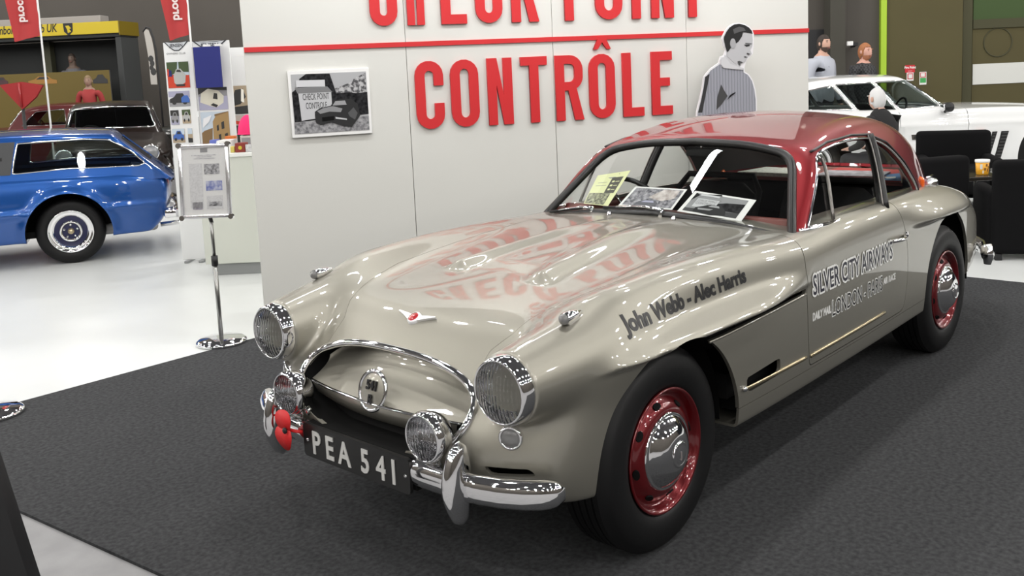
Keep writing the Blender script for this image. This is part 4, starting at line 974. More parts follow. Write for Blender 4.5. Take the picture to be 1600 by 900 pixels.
# wipers
def wiper(yp, yt):
    zb_ = lambda y: float(np.interp(abs(y), [0, .35, .648], [.930, .912, .866]))
    a = on_ws([(yp, zb_(yp)+.006)], .022)[0]; m_ = on_ws([(yp*.45+yt*.55, zb_(yp*.45+yt*.55)+.012)], .024)[0]; t_ = on_ws([(yt, zb_(yt)+.010)], .020)[0]
    V, F = tube([a-np.array([-.02, 0, .03]), a, (a+m_)/2+np.array([0, 0, .006]), m_], [.009, .009, .006, .005], 8); obj('wiper_arm', V, F, M_CHROME, car, True)
    b0 = on_ws([(yp*.75+yt*.25, zb_(yp*.75+yt*.25)+.012)], .018)[0]; V, F = tube([b0, m_-np.array([0, 0, .004]), t_], .0065, 8); obj('wiper_blade', V, F, M_BLACK, car, True)
    V, F = tube([(b0+m_)/2, m_, (m_+t_)/2], .006, 8); obj('blade_bridge', V, F, M_CHROME, car, True)
wiper(.05, -.27); wiper(-.33, -.59)
for y in (-.2, .14):
    V, F = lathe([(.010, 0), (.009, .012), (.004, .016), (0, .017)], 12, 'z', (-.93, y, float(ztop(f_body, np.array([-.93]), np.array([y]))[0]))); obj('washer_jet', V, F, M_CHROME, car, True)
# tail: fuel cap, amber lamp, rear bumper ends
zt = float(ztop(f_body, np.array([-2.82]), np.array([.56]))[0])
V, F = lathe([(.045, -.01), (.045, .018), (.038, .028), (.02, .034), (0, .035)], 28, 'z', (-2.82, .56, zt)); obj('fuel_cap', V, F, M_CHROME, car, True)
add_tube('fuel_cap_lever', [(-2.78, .56, zt+.036), (-2.87, .56, zt+.040)], .008, M_CHROME)
for sg in (1, -1):
    V, F = lathe([(.026, .0), (.026, .03), (.02, .045), (.0, .052)], 20, 'z', (-2.60, .585, float(ztop(f_body, np.array([-2.60]), np.array([.585]))[0]))); obj('amber_lamp', mir(V, sg), F, M_AMBER, car, True)
    P = dense(np.array([(-3.42, .685, .40), (-3.58, .63, .40), (-3.72, .54, .40), (-3.80, .40, .40), (-3.82, .1, .40)]), .04, False)
    add_tube('rear_bumper', P, .045, M_CHROME, sg=sg, n=14, sx=1., sy=.6, up=(0, 0, 1))
    V, F = tube([(-3.44, .69*sg, .33), (-3.44, .695*sg, .39), (-3.44, .69*sg, .45)], [.02, .034, .02], 12); obj('rear_overrider', V, F, M_CHROME, car, True)
add_tube('exhaust_pipe', [(-2.9, .35, .22), (-3.75, .35, .24)], .025, M_CHROME)
# ================================================================== other cars in the hall
def build_car(root, P, cell=.022):
    """P: profile dictionary in the car's own frame (x forward, front axle at x=0, ground z=0)"""
    Hd, Wd = P['deck'], P['width']; Fx, Rx = P['nose'], P['tail']; wb = P['wb']; Rw = P['wheel']; k1 = P.get('k', .12); zb = P.get('bot', .22)
    def f_b(x, y, z):
        ay = np.sqrt(y*y+1e-8)
        t = (z-(Hd(x)-P.get('crown', .05)*ay*ay))*.95
        w = Wd(x)-P.get('tuck', .5)*np.maximum(.45-z, 0)**2-P.get('tumble', .35)*np.maximum(z-.55, 0)**2
        for cx in (0, -wb):
            r = np.sqrt((x-cx)**2+(z-Rw)**2); w = w+P.get('flare', .025)*np.exp(-((r-P['arch'])/.05)**2)
        if 'crease' in P: w = w+.014*np.exp(-((z-P['crease'])/.035)**2)
        a = smax(t, (ay-w), k1)
        a = smax(a, (x-(Fx(z)-P.get('plan', .12)*ay**2))*.9, P.get('kf', .1)); a = smax(a, (Rx(z)+P.get('plan', .12)*ay**2-x)*.9, .08)
        return smax(a, zb-z, .04)
    Hr, Wc, ws = P['roof'], P['cabin'], P['screen']
    def f_c(x, y, z):
        ay = np.sqrt(y*y+1e-8)
        a = smax((z-(Hr(x)-.09*ay*ay))*.95, (ay-(Wc(x)-P.get('lean', .30)*(z-.85)))*.95, P.get('kr', .10))
        a = smax(a, (x-(ws[0]-(z-ws[1])*ws[2]-.12*ay*ay))*.7, .05)
        if 'hatch' in P: h = P['hatch']; a = smax(a, (h[0]+(z-h[1])*h[2]+.1*ay*ay-x)*.7, .05)
        return smax(a, .70-z, .02)
    x0, x1 = P['span']; V, T = nets(f_b, (x0-.06, -2*cell, zb-.06), (x1+.06, 1.02, 1.25), cell); V, T = cl(V, T, lambda x, y, z: -y)
    for cx in (0, -wb): V, T = cl(V, T, lambda x, y, z, cx=cx: np.where(y > .35, P['arch']-np.sqrt((x-cx)**2+(z-Rw)**2), -1.))
    V, T = cl(V, T, lambda x, y, z: np.where(z > .70, .0-poly_sd(x, y, P['well']), -1.))
    if 'doorcut' in P:
        D = P['doorcut']; ds = lambda x, y, z: np.where(y > .3, poly_sd(x, z, D), 1.)
        Vd, Td = cl(V, T, lambda *a: ds(*a)+.004); V, T = cl(V, T, lambda *a: .004-ds(*a))
        for m in (False, 'only'): shell('door', Vd, Td, f_b, P['paint'], root, mirror=m, edge=.03)
    shell('body_shell', V, T, f_b, P['paint'], root, mirror=True, edge=.03)
    V, T = nets(f_c, (x0, -2*cell, .72), (x1, .9, 1.6), cell); V, T = cl(V, T, lambda x, y, z: -y)
    holes = []
    for poly in P['windows']: holes.append(('side_window', lambda x, y, z, poly=poly: np.where(y > .3, poly_sd(x, z, poly), 1.)))
    wsx = lambda y, z: ws[0]-(z-ws[1])*ws[2]-.12*y*y
    holes.append(('windscreen', lambda x, y, z: np.where(x > wsx(y, z)-.05, poly_sd(y, z, P['ws_poly']), 1.)))
    if 'rear_poly' in P: holes.append(('rear_window', lambda x, y, z: np.where(x < P['rear_x'], poly_sd(y, z, P['rear_poly']), 1.)))
    Vr, Tr = V, T
    for nm, s in holes: Vr, Tr = cl(Vr, Tr, lambda *a, s=s: -s(*a))
    shell('roof', Vr, Tr, f_c, P['paint'], root, mirror=True, edge=.03)
    for nm, s in holes:
        Vg, Tg = cl(V, T, lambda *a, s=s: s(*a)-.004)
        if len(Tg) == 0: continue
        if nm == 'side_window':
            for m in (False, 'only'): shell(nm, Vg, Tg, f_c, P['glass'], root, mirror=m, offset=-.012)
        else: shell(nm, Vg, Tg, f_c, P['glass'], root, mirror=True, offset=-.012)
    for poly in P['windows']:
        pts = dense(poly, .04); y = yside(f_c, pts[:, 0], pts[:, 1], .1)
        for sg in (1, -1):
            Vt, Ft = tube(np.stack([pts[:, 0], (y+.003)*sg, pts[:, 1]], 1), .0075, 6, True); obj('window_frame', Vt, Ft, M_CHROME, root, True)
    wp = dense([p for p in P['ws_poly']], .04); wp = np.array([p for p in wp if p[0] >= -.01]); wp = np.array(sorted(map(tuple, wp), key=lambda p: math.atan2(p[1]-np.mean(wp[:, 1]), p[0]+.01)))
    xf = xfront(f_c, wp[:, 0], wp[:, 1], -4, x1); L = np.stack([xf+.004, wp[:, 0], wp[:, 1]], 1); L = np.concatenate([L, mir(L[::-1], -1)])
    Vt, Ft = tube(L, .014, 6, True); obj('windscreen_trim', Vt, Ft, M_CHROME, root, True)
    # floor pan, seats, liners, wheels
    MB().box((-wb+.1, -.62, zb+.02), (-.35, .62, zb+.08)).build('floor_pan', M_DARK, root)
    MB().box((-.55, -.70, zb+.1), (-.40, .70, .80)).build('bulkhead', M_DARK, root)
    MB().box((x0+.25, -.5, zb+.05), (-wb-.2, .5, .55)).build('boot_floor', M_DARK, root)
    for xs in P.get('seats', ()):
        for sg in (1, -1):
            e = MB().box((xs, .10, zb+.08), (xs+.5, .58, .52)).box((xs-.12, .10, zb+.1), (xs+.06, .58, .96)).build('seat', P.get('trim', M_BLACKCLOTH), root, smooth=40, bevel=.05, segs=2); 
            if sg < 0: e.scale = (1, -1, 1)
    xd = ws[0]-.30; MB().box((xd-.1, -.62, .55), (xd+.12, .62, .86)).build('dashboard', M_BLACKCLOTH, root, smooth=40, bevel=.04)
    Vt, Ft = tube([(xd-.18+.06*math.sin(a), -.32+.18*math.cos(a), .88+.17*math.sin(a)) for a in np.linspace(0, 2*PI, 24, endpoint=False)], .014, 6, True); obj('steering_wheel', Vt, Ft, M_BLACK, root, True)
    for cx in (0, -wb):
        for sg in (1, -1):
            Vl, Fl = lathe([(P['arch']+.01, .80), (P['arch']+.01, .40), (.05, .40)], 24, 'y', (cx, 0, Rw), -PI*.52, PI*.52); obj('wheel_arch_liner', mir(Vl, sg), Fl, M_DARK, root, True)
            w = bpy.data.objects.new('wheel', None); COL.objects.link(w); w.parent = root; w.location = (cx, P['track']*sg, Rw); w.rotation_euler = (0, 0, 0 if sg > 0 else PI)
            R = Rw; q = R/.31
            Vl, Fl = lathe([(.19*q, -.16), (.23*q, -.18), (.285*q, -.17), (.308*q, -.15), (.31*q, -.12), (.31*q, -.04), (.305*q, -.015), (.285*q, .004), (.235*q, .010), (.205*q, .0), (.19*q, -.02)], 48, 'y'); obj('tyre', Vl, Fl, M_TYRE, w, True)
            P['rim'](w, q)
    return f_b, f_c
def rim_ringed(w, q):
    """chrome trim rings around a dark centre with a gold cap"""
    Vl, Fl = lathe([(.19*q, -.16), (.19*q, -.03), (.207*q, .006), (.20*q, .012), (.19*q, .006), (.175*q, -.004), (.165*q, .002), (.155*q, -.006), (.148*q, -.012)], 48, 'y'); obj('trim_ring', Vl, Fl, M_CHROME, w, True)
    Vl, Fl = lathe([(.148*q, -.02), (.10*q, -.03), (.0, -.03)], 40, 'y'); obj('wheel_disc', Vl, Fl, mat('navy_disc', (.01, .012, .06), rough=.3), w, True)
    Vl, Fl = lathe([(.105*q, -.03), (.102*q, -.008), (.092*q, -.002), (.080*q, -.008), (.076*q, -.03)], 40, 'y'); obj('inner_ring', Vl, Fl, M_CHROME, w, True)
    Vl, Fl = lathe([(.03*q, -.03), (.028*q, -.005), (0, .0)], 24, 'y'); obj('centre_cap', Vl, Fl, M_GOLD, w, True)
    for k in range(5):
        a = 2*PI*k/5; Vl, Fl = lathe([(.011, -.03), (.010, -.012), (0, -.010)], 10, 'y', (.06*q*math.sin(a), 0, .06*q*math.cos(a))); obj('wheel_nut', Vl, Fl, M_CHROME, w, True)
def rim_plain(w, q):
    Vl, Fl = lathe([(.19*q, -.16), (.19*q, -.03), (.207*q, .004), (.196*q, .006), (.17*q, -.012), (.12*q, -.02), (.115*q, -.005), (.08*q, .014), (0, .022)], 40, 'y'); obj('wheel_disc', Vl, Fl, M_CHROME, w, True)
M_BLUE = mat('blue_metallic', (.001, .065, .29), rough=.30, metal=.5, coat=1.0)
M_WHITECAR = mat('white_car_paint', (.78, .79, .79), rough=.35, coat=1.0)
M_BROWN = mat('brown_car_paint', (.008, .003, .0015), rough=.3, coat=.2, spec=.2)
M_REDCAR = mat('dark_red_car_paint', (.075, .005, .005), rough=.35, coat=.25, spec=.3)
M_DARKCAR = mat('dark_green_car_paint', (.008, .009, .007), rough=.35, coat=.25, spec=.3)
M_DGLASS = glass_mat('tinted_glass', (.55, .60, .58))
# ---- blue estate car: rear half in view, nose out of frame to the left
g = ground(116, 411); WBB = 2.34
b_fwd = -RH*math.cos(math.radians(21))-VH*math.sin(math.radians(21)); b_rz = math.atan2(b_fwd[1], b_fwd[0]); b_left = np.array([-b_fwd[1], b_fwd[0], 0])
b_loc = g+b_fwd*WBB-b_left*.66
blue = thing('estate_car', 'bright blue metallic two-door estate car on the white floor', 'car', (b_loc[0], b_loc[1], -.003), b_rz)
rb = lambda u: -WBB+(116-u)/176.0          # picture column -> x along the car
bluep = dict(wb=WBB, wheel=.300, arch=.365, track=.655, paint=M_BLUE, glass=M_DGLASS, rim=rim_ringed, seats=(-1.45,), trim=mat('tan_trim', (.20, .08, .04), rough=.6),
    deck=spline([-3.3, -3.0, -2.34, -1.5, -.9, -.3, .4, .75], [.78, .83, .875, .88, .885, .82, .74, .66]), width=spline([-3.3, -2.9, -2.3, -1.2, 0, .5, .8], [.70, .765, .79, .80, .795, .74, .62]),
    nose=spline([.2, .45, .62, .8], [.68, .78, .76, .6]), tail=spline([.2, .35, .5, .75, .9], [-3.05, -3.20, -3.25, -3.235, -3.12]), span=(-3.3, .85), k=.16, flare=.03, crease=.50, crown=.06, bot=.24,
    roof=spline([-.7, -1.1, -1.5, -2.1, -2.7, -2.95], [1.10, 1.18, 1.225, 1.235, 1.205, 1.185]), cabin=spline([-.6, -1.2, -2.0, -2.6, -3.2], [.70, .73, .735, .725, .67]), screen=(-.62, .87, 1.45),
    hatch=(-3.22, .80, 1.12), well=[(-.85, -.1), (-.85, .60), (-2.9, .60), (-2.9, -.1)],
    windows=[round_poly([(rb(42), .870), (rb(52), 1.135), (rb(150), 1.140), (rb(186), 1.120), (rb(215), 1.02), (rb(238), .885), (rb(228), .865), (rb(120), .885)], .02), round_poly([(rb(10), .875), (rb(18), 1.135), (-1.32, 1.13), (-1.05, .88)], .02)],
    ws_poly=round_poly([(.62, .89), (-.3, .91), (-.3, 1.15), (.52, 1.12)], .03), rear_poly=round_poly([(.52, .90), (-.3, .90), (-.3, 1.14), (.46, 1.12)], .03), rear_x=-2.75)
fb_b, fb_c = build_car(blue, bluep)
P_ = dense([(rb(14), .86), (rb(20), 1.16), (rb(48), 1.16), (rb(40), .86)], .05); 
V, F = [], []
pp = [(rb(14), .866), (rb(20.5), 1.15), (rb(49), 1.15), (rb(39.5), .862)]; n_ = 6; grid = []
for i in range(n_+1):
    for j in range(n_+1):
        a = np.array(pp[0])*(1-i/n_)*(1-j/n_)+np.array(pp[1])*(i/n_)*(1-j/n_)+np.array(pp[2])*(i/n_)*(j/n_)+np.array(pp[3])*(1-i/n_)*(j/n_); grid.append(a)
grid = np.array(grid); gy_ = yside(fb_c, grid[:, 0], grid[:, 1], .1)+.006
F = [(i*(n_+1)+j, i*(n_+1)+j+1, (i+1)*(n_+1)+j+1, (i+1)*(n_+1)+j) for i in range(n_) for j in range(n_)]
for sg in (1, -1): obj('pillar_panel', np.stack([grid[:, 0], gy_*sg, grid[:, 1]], 1), F, mat('grey_vinyl', (.035, .037, .040), rough=.5), blue, True)
e_ = [(rb(54)+.0, .55)]
for sg in (1, -1):
    xs = np.array([rb(14)]*12); zs = np.linspace(.30, .86, 12); V, F = tube(np.stack([xs, (yside(fb_b, xs, zs)+.0005)*sg, zs], 1), .004, 4); obj('door_gap', V, F, M_DARK, blue)
P_ = [(-3.19, .74, .40), (-3.27, .62, .40), (-3.31, .35, .40), (-3.32, -.35, .40), (-3.28, -.62, .40), (-3.19, -.74, .40)]
V, F = tube(P_, .05, 10, up=(0, 0, 1)); obj('rear_bumper', V, F, M_CHROME, blue, True)
rbox('bumper_corner', (-3.36, .60, .36), (-3.16, .80, .44), M_CHROME, blue, .015)
rbox('exhaust_box', (-3.1, .30, .22), (-2.55, .55, .32), mat('grey_exhaust', (.25, .25, .25), rough=.5), blue, .04, 3)
V, F = tube([(-3.12, .45, .26), (-3.34, .45, .27)], .022, 10); obj('exhaust_pipe', V, F, M_CHROME, blue, True)
for sg in (1, -1): rbox('tail_lamp', (-3.228, sg*.46-.10, .60), (-3.10, sg*.46+.10, .76), mat('red_lens', (.35, .01, .01), rough=.15, coat=1), blue, .01)
V, F = tube([(-3.235, .78*.9, .84), (-3.26, .4, .83), (-3.26, -.4, .83), (-3.235, -.78*.9, .84)], .012, 6); obj('tailgate_strip', V, F, M_CHROME, blue, True)
V, F = text_mesh('M', .07, 1, .002, 0); obj('pillar_emblem', np.stack([-V[:, 0]+rb(25), np.full(len(V), .70), V[:, 1]+.97], 1), F, M_BLACK, blue)
# ---- white coupe on the right
WDP = 11.35; wsc = CAM_F/WDP*.985
wfx = sz(1640, 200, WDP)[0]; w_loc = CAM_P+VH*(WDP+.80)+RH*wfx
white = thing('white_coupe', 'white coupe with twin slanted wing vents behind the black tub chairs', 'car', (w_loc[0], w_loc[1], -.012), math.atan2(RH[1], RH[0]))
rw = lambda u: (u-1640)/(CAM_F/WDP)         # picture column -> x along the car
WH = lambda v, u=1450: sz(u, v, WDP)[1]
whitep = dict(wb=2.77, wheel=.335, arch=.41, track=.70, paint=M_WHITECAR, glass=M_DGLASS, rim=rim_plain, seats=(-1.75,),
    deck=spline([-3.7, -3.3, -2.77, -2.0, -1.3, -.9, -.4, .3, .8], [.86, .91, .93, .925, .93, .935, .93, .89, .84]), width=spline([-3.75, -3.3, -2.6, -1.2, 0, .6, .9], [.74, .83, .865, .875, .87, .83, .74]),
    nose=spline([.2, .4, .6, .8, .95], [.82, .93, .92, .90, .8]), tail=spline([.2, .4, .6, .8, .95], [-3.5, -3.72, -3.75, -3.75, -3.6]), span=(-3.82, 1.0), k=.10, flare=.012, crease=.74, crown=.03, bot=.24,
    roof=spline([-1.3, -1.65, -2.0, -2.6, -3.1, -3.6], [1.26, 1.335, 1.355, 1.345, 1.24, 1.02]), cabin=spline([-1.0, -1.6, -2.2, -2.8, -3.4], [.74, .765, .77, .74, .62]), screen=(rw(1492), .915, 1.30), lean=.36,
    well=[(-1.45, -.1), (-1.45, .66), (-3.1, .60), (-3.3, -.1)], doorcut=round_poly([(rw(1507), 1.1), (rw(1509), .80), (rw(1507), .34), (rw(1404), .32), (rw(1400), .60), (rw(1404), .85), (rw(1404), 1.1)], [.0, .2, .05, .05, .1, .1, 0]),
    windows=[round_poly([(rw(1408), .935), (rw(1374), 1.265), (rw(1425), 1.275), (rw(1472), .955)], .02), round_poly([(rw(1343), .945), (rw(1312), 1.255), (rw(1369), 1.265), (rw(1402), .935)], .02), round_poly([(rw(1262), .98), (rw(1258), 1.18), (rw(1306), 1.25), (rw(1336), .95)], .02)],
    ws_poly=round_poly([(.68, .955), (-.3, .97), (-.3, 1.29), (.54, 1.265)], .03))
fw_b, fw_c = build_car(white, whitep)
def on_white(name, poly, m, th=.012, parent=white):
    pts = np.array(poly, float); y = yside(fw_b, pts[:, 0], pts[:, 1]); n = len(pts)
    V = [(a, -(b-.03), c) for (a, c), b in zip(pts, y)]+[(a, -(b+th), c) for (a, c), b in zip(pts, y)]
    return obj(name, V, [tuple(range(n)), tuple(range(2*n-1, n-1, -1))]+[(i, n+i, n+(i+1) % n, (i+1) % n) for i in range(n)], m, parent)
for u0, u1 in ((1543, 1553), (1557, 1571)):
    a, b = rw(u0), rw(u1); zt, zl = WH(203, 1555), WH(246, 1555)
    vt = on_white('wing_vent', [(a-.06, zl), (b-.09, zl), (b, zt), (a+.02, zt)], M_BLACK, .010)
    for k in range(9):
        t = (k+.5)/9; z = zl+(zt-zl)*t; xa = a-.06+.08*t; xb = b-.09+.09*t; on_white('vent_louvre', [(xa+.01, z-.006), (xb-.01, z-.006), (xb-.01, z+.006), (xa+.01, z+.006)], mat('louvre_grey', (.05, .05, .05), rough=.4), .020)
on_white('side_marker', [(rw(1520), WH(206, 1525)), (rw(1533), WH(206, 1525)), (rw(1533), WH(201, 1525)), (rw(1520), WH(201, 1525))], M_AMBER, .02)
h = on_white('door_handle', [(rw(1420), WH(216, 1428)), (rw(1436), WH(216, 1428)), (rw(1437), WH(208, 1428)), (rw(1419), WH(208, 1428))], M_CHROME, .010); on_white('handle_recess', [(rw(1423), WH(214, 1428)), (rw(1433), WH(214, 1428)), (rw(1433), WH(210, 1428)), (rw(1423), WH(210, 1428))], M_BLACK, .012)
on_white('door_latch', [(rw(1401), WH(212, 1405)), (rw(1409), WH(212, 1405)), (rw(1409), WH(196, 1405)), (rw(1401), WH(196, 1405))], M_CHROME, .008)
m = bpy.data.objects.new('wing_mirror', None); COL.objects.link(m); m.parent = white; m.location = (rw(1474)-.0, -.90, WH(168, 1474)+.02)
V, F = lathe([(0, -.07), (.05, -.06), (.07, -.01), (.072, .03), (.06, .045), (0, .045)], 20, 'x'); obj('mirror_shell', [(a, b*1.15, c*.8) for a, b, c in V], F, M_BLACK, m, True)
V, F = tube([(0, .02, -.03), (0, .10, -.07)], .015, 8); obj('mirror_stalk', V, F, M_BLACK, m, True)
V, F = lathe([(.0, -.072), (.055, -.068), (.06, -.06)], 20, 'x'); obj('mirror_glass', [(a, b*1.1, c*.75) for a, b, c in V], F, M_CHROME, m, True)
# ---- brown saloon facing the stand, far left
ba = math.radians(20); br_f = -VH*math.cos(ba)+RH*math.sin(ba)*1.0; br_f /= np.linalg.norm(br_f)
BD = 14.6; c_ = CAM_P+VH*BD+RH*sz(173, 175, BD)[0]
def saloon(name, label, c, fwd, paint, off=-1.25, roofz=1.40, ch=True, glass=M_DGLASS, grp=None):
    loc = np.array([c[0], c[1], 0])-fwd*off
    r = thing(name, label, 'car', (loc[0], loc[1], -.012), math.atan2(fwd[1], fwd[0]), grp)
    d = roofz-1.40
    Pp = dict(wb=2.5, wheel=.32, arch=.38, track=.62, paint=paint, glass=glass, rim=rim_plain, seats=(-1.8, -2.5),
        deck=spline([-3.5, -3.0, -2.4, -1.5, -1.0, -.3, .3, .7], [.86, .90, .92, .94, .95, .92, .88, .82]), width=spline([-3.6, -3.0, -2.0, -1.0, 0, .5, .75], [.70, .78, .80, .80, .785, .75, .68]),
        nose=spline([.2, .4, .6, .8, .95], [.70, .80, .82, .80, .68]), tail=spline([.2, .5, .8, .95], [-3.4, -3.55, -3.55, -3.4]), span=(-3.65, .88), k=.14, crown=.09, bot=.26, crease=.70,
        roof=spline([-1.1, -1.5, -2.0, -2.6, -3.0], [1.27+d, 1.375+d, 1.405+d, 1.36+d, 1.22+d]), cabin=spline([-1., -1.6, -2.4, -3.0], [.70, .72, .71, .62]), screen=(-1.02, .96, .80), hatch=(-3.15, .9, .8), well=[(-1.2, -.1), (-1.2, .58), (-2.9, .58), (-2.9, -.1)],
        windows=[round_poly([(-1.30, .98), (-1.55, 1.27+d), (-2.05, 1.30+d), (-2.08, .97)], .03), round_poly([(-2.16, .97), (-2.14, 1.30+d), (-2.55, 1.25+d), (-2.78, .98)], .03)],
        ws_poly=round_poly([(.62, 1.0), (-.3, 1.02), (-.3, 1.335+d), (.53, 1.305+d)], .05))
    fb, fc = build_car(r, Pp, .03)
    for sg in (1, -1):
        e = bpy.data.objects.new('headlamp', None); COL.objects.link(e); e.parent = r; e.location = (.775, .53*sg, .72)
        V, F = lathe([(.11, -.05), (.115, .0), (.105, .02), (.095, .01)], 28, 'x'); obj('lamp_bezel', V, F, M_CHROME, e, True)
        V, F = lathe([(.097, .01), (.08, .03), (.04, .042), (0, .045)], 28, 'x'); obj('lamp_lens', V, F, mat('pale_lens', (.16, .165, .17), rough=.15, coat=.5), e, True)
    g_ = MB()
    for k in range(7): g_.box((.70, -.36, .50+.035*k), (.825, .36, .512+.035*k))
    g_.build('grille', M_CHROME, r)
    V, F = tube([(.60, -.80, .45), (.84, -.66, .45), (.91, -.3, .45), (.91, .3, .45), (.84, .66, .45), (.60, .80, .45)], .055, 10, up=(0, 0, 1), sy=.6); obj('front_bumper', V, F, M_CHROME, r, True)
    V, F = tube([(-1.05, -.25, .99), (-1.15, .02, 1.03), (-1.1, .3, 1.0)], .008, 6); obj('wiper', V, F, M_CHROME, r, True)
    return r
brown = saloon('brown_saloon', 'dark brown classic saloon with bright windscreen frame behind the blue estate', c_, br_f, M_BROWN)
a2 = math.radians(75); f2 = -VH*math.cos(a2)-RH*math.sin(a2)
redc = saloon('red_saloon', 'dark red classic car behind the brown saloon beside the yellow stand', CAM_P+VH*18.6+RH*sz(70, 170, 18.6)[0], f2, M_REDCAR, off=-1.6, roofz=1.36)
f3 = -VH*math.cos(math.radians(80))+RH*math.sin(math.radians(80)); f3 /= np.linalg.norm(f3)
darkc = saloon('dark_saloon', 'black-green classic car half hidden behind the photo display boards', CAM_P+VH*18.3+RH*sz(430, 170, 18.3)[0], f3, M_DARKCAR, off=-1.4, roofz=1.52)
# raised red bonnet panel near the red car
hp = [(0, 133), (34, 128), (68, 133), (57, 152), (36, 171)]; HD = 17.3
b0 = base_at(HD, sz(36, 150, HD)[0])
hood = thing('raised_bonnet', 'red raised pointed bonnet panel seen in front of the yellow stand', 'car part', (b0[0], b0[1], 0), VR)
q = [(sz(u, v, HD)[0]-sz(36, 150, HD)[0], sz(u, v, HD)[1]) for u, v in hp]
V, F = prism(q, -.03, .03, 'xz'); obj('bonnet_skin', V, F, mat('bright_red_paint', (.32, .016, .018), rough=.4, coat=.6), hood)
a_, b_ = q[1], q[4]; V, F = tube([(a_[0]-.03, -.045, a_[1]-.02), (b_[0], -.045, b_[1]+.05)], .022, 6); obj('bonnet_rib', V, F, mat('bright_red_paint'), hood, True)
V, F = tube([(q[4][0], 0, q[4][1]+.03), (q[4][0], 0, 0)], .03, 8); obj('support_post', V, F, M_BLACK, hood, True)
# ================================================================== people
def person(name, label, loc, rz, height, joints, regions, hair, face=(.55, .33, .25), head_turn=0.0, beard=None, hairlong=1.0):
    """joints: dict name -> (pos, radius, parent); one skinned body; regions: function(x,y,z)->material index"""
    root = thing(name, label, 'person', loc, rz)
    names = list(joints); me = bpy.data.meshes.new('body'); me.from_pydata([joints[n][0] for n in names], [(names.index(n), names.index(joints[n][2])) for n in names if joints[n][2]], [])
    o = bpy.data.objects.new('body', me); COL.objects.link(o); sk = o.modifiers.new('skin', 'SKIN'); sk.use_smooth_shade = True; sb = o.modifiers.new('sub', 'SUBSURF'); sb.levels = 2; sb.render_levels = 2
    for i, n in enumerate(names):
        d = me.skin_vertices[0].data[i]; r = joints[n][1]; d.radius = r if hasattr(r, '__len__') else (r, r); d.use_root = (n == 'pelvis')
    bpy.context.view_layer.update(); ev = bpy.data.meshes.new_from_object(o.evaluated_get(bpy.context.evaluated_depsgraph_get())); bpy.data.objects.remove(o)
    ev.materials.clear()
    for m in regions[1]: ev.materials.append(m)
    for p in ev.polygons: p.material_index = regions[0](*p.center); p.use_smooth = True
    link('body', ev, None, root)
    hx, hy, hz = joints['head'][0]
    h = bpy.data.objects.new('head', None); COL.objects.link(h); h.parent = root; h.location = (hx, hy, hz); h.rotation_euler = (0, 0, head_turn)
    # head: shaped skull, +x is where the face looks
    V = []; F = []; nu, nv = 20, 14
    for j in range(nv+1):
        t = PI*j/nv; z = math.cos(t); r = math.sin(t)
        for i in range(nu):
            a = 2*PI*i/nu; x, y = r*math.cos(a), r*math.sin(a)
            X = x*.098; Y = y*.076; Z = z*.122
            if z < 0: k = 1+.22*z; Y *= k; X = X*(1+.10*z) if x < 0 else X*(1+.02*z)
            if x > .6: Y *= .96
            if x > .75 and abs(y) < .32 and -.45 < z < .12: X += .022*(1-abs(y)/.32)*(1-abs(z+.22)/.34)    # nose
            if x > .5 and .12 < z < .36: X += .004
            if x > .6 and -.95 < z < -.62: X += .006
            V.append((X, Y, Z))
    for j in range(nv):
        for i in range(nu): F.append((j*nu+i, j*nu+(i+1) % nu, (j+1)*nu+(i+1) % nu, (j+1)*nu+i))
    obj('face', V, F, mat('skin_%d' % int(face[0]*100), face, rough=.5), h, True)
    for s in (1, -1):
        V2, F2 = lathe([(0, -.010), (.022, -.004), (.026, .004), (.016, .010), (0, .008)], 12, 'y'); o2 = obj('ear', [(a*.8-.005, b+.076*s, c*1.15) for a, b, c in V2], F2, mat('skin_%d' % int(face[0]*100)), h, True)
        V2, F2 = lathe([(0, -.008), (.010, 0), (0, .006)], 10, 'x'); obj('eye', [(a+.087, b+.032*s, c*.5+.018) for a, b, c in V2], F2, mat('eye_dark', (.03, .02, .015), rough=.2), h, True)
        obj('eyebrow', *prism([(.018*s, .036), (.05*s, .034), (.05*s, .041), (.018*s, .044)], .084, .094, 'yz'), mat('hair_'+hair[0], hair[1], rough=.7), h)
    obj('mouth', *prism([(-.024, -.062), (.024, -.062), (.022, -.054), (-.022, -.054)], .085, .0945, 'yz'), mat('lip', (.30, .10, .09), rough=.5), h)
    # hair cap
    Vh = []; nj = 9
    for j in range(nj+1):
        t = PI*.5*j/nj*1.12
        for i in range(nu):
            a = 2*PI*i/nu; lim = 1.0 if math.cos(a) > .35 else (1.35*hairlong if math.cos(a) < -.1 else 1.12)
            tt_ = min(t*lim, PI*.82); z = math.cos(tt_); r = math.sin(tt_)
            if math.cos(a) > .35: z = max(z, .50+.0*r); r = math.sqrt(max(0, 1-z*z))
            Vh.append((r*math.cos(a)*.104-.003, r*math.sin(a)*.081, z*.130))
    Fh = [(j*nu+i, j*nu+(i+1) % nu, (j+1)*nu+(i+1) % nu, (j+1)*nu+i) for j in range(nj) for i in range(nu)]
    obj('hair', Vh, Fh, mat('hair_'+hair[0], hair[1], rough=.7, bump=(90, .5, .004)), h, True)
    if beard:
        Vb = []; 
        for j in range(6):
            t = PI*(.62+.36*j/5); z = math.cos(t); r = math.sin(t)
            for i in range(11):
                a = -1.5+3.0*i/10; Vb.append((r*math.cos(a)*.104+.002, r*math.sin(a)*.074, z*.126))
        obj('beard', Vb, [(j*11+i, j*11+i+1, (j+1)*11+i+1, (j+1)*11+i) for j in range(5) for i in range(10)], mat('beard_'+hair[0], beard, rough=.8), h, True)
    return root
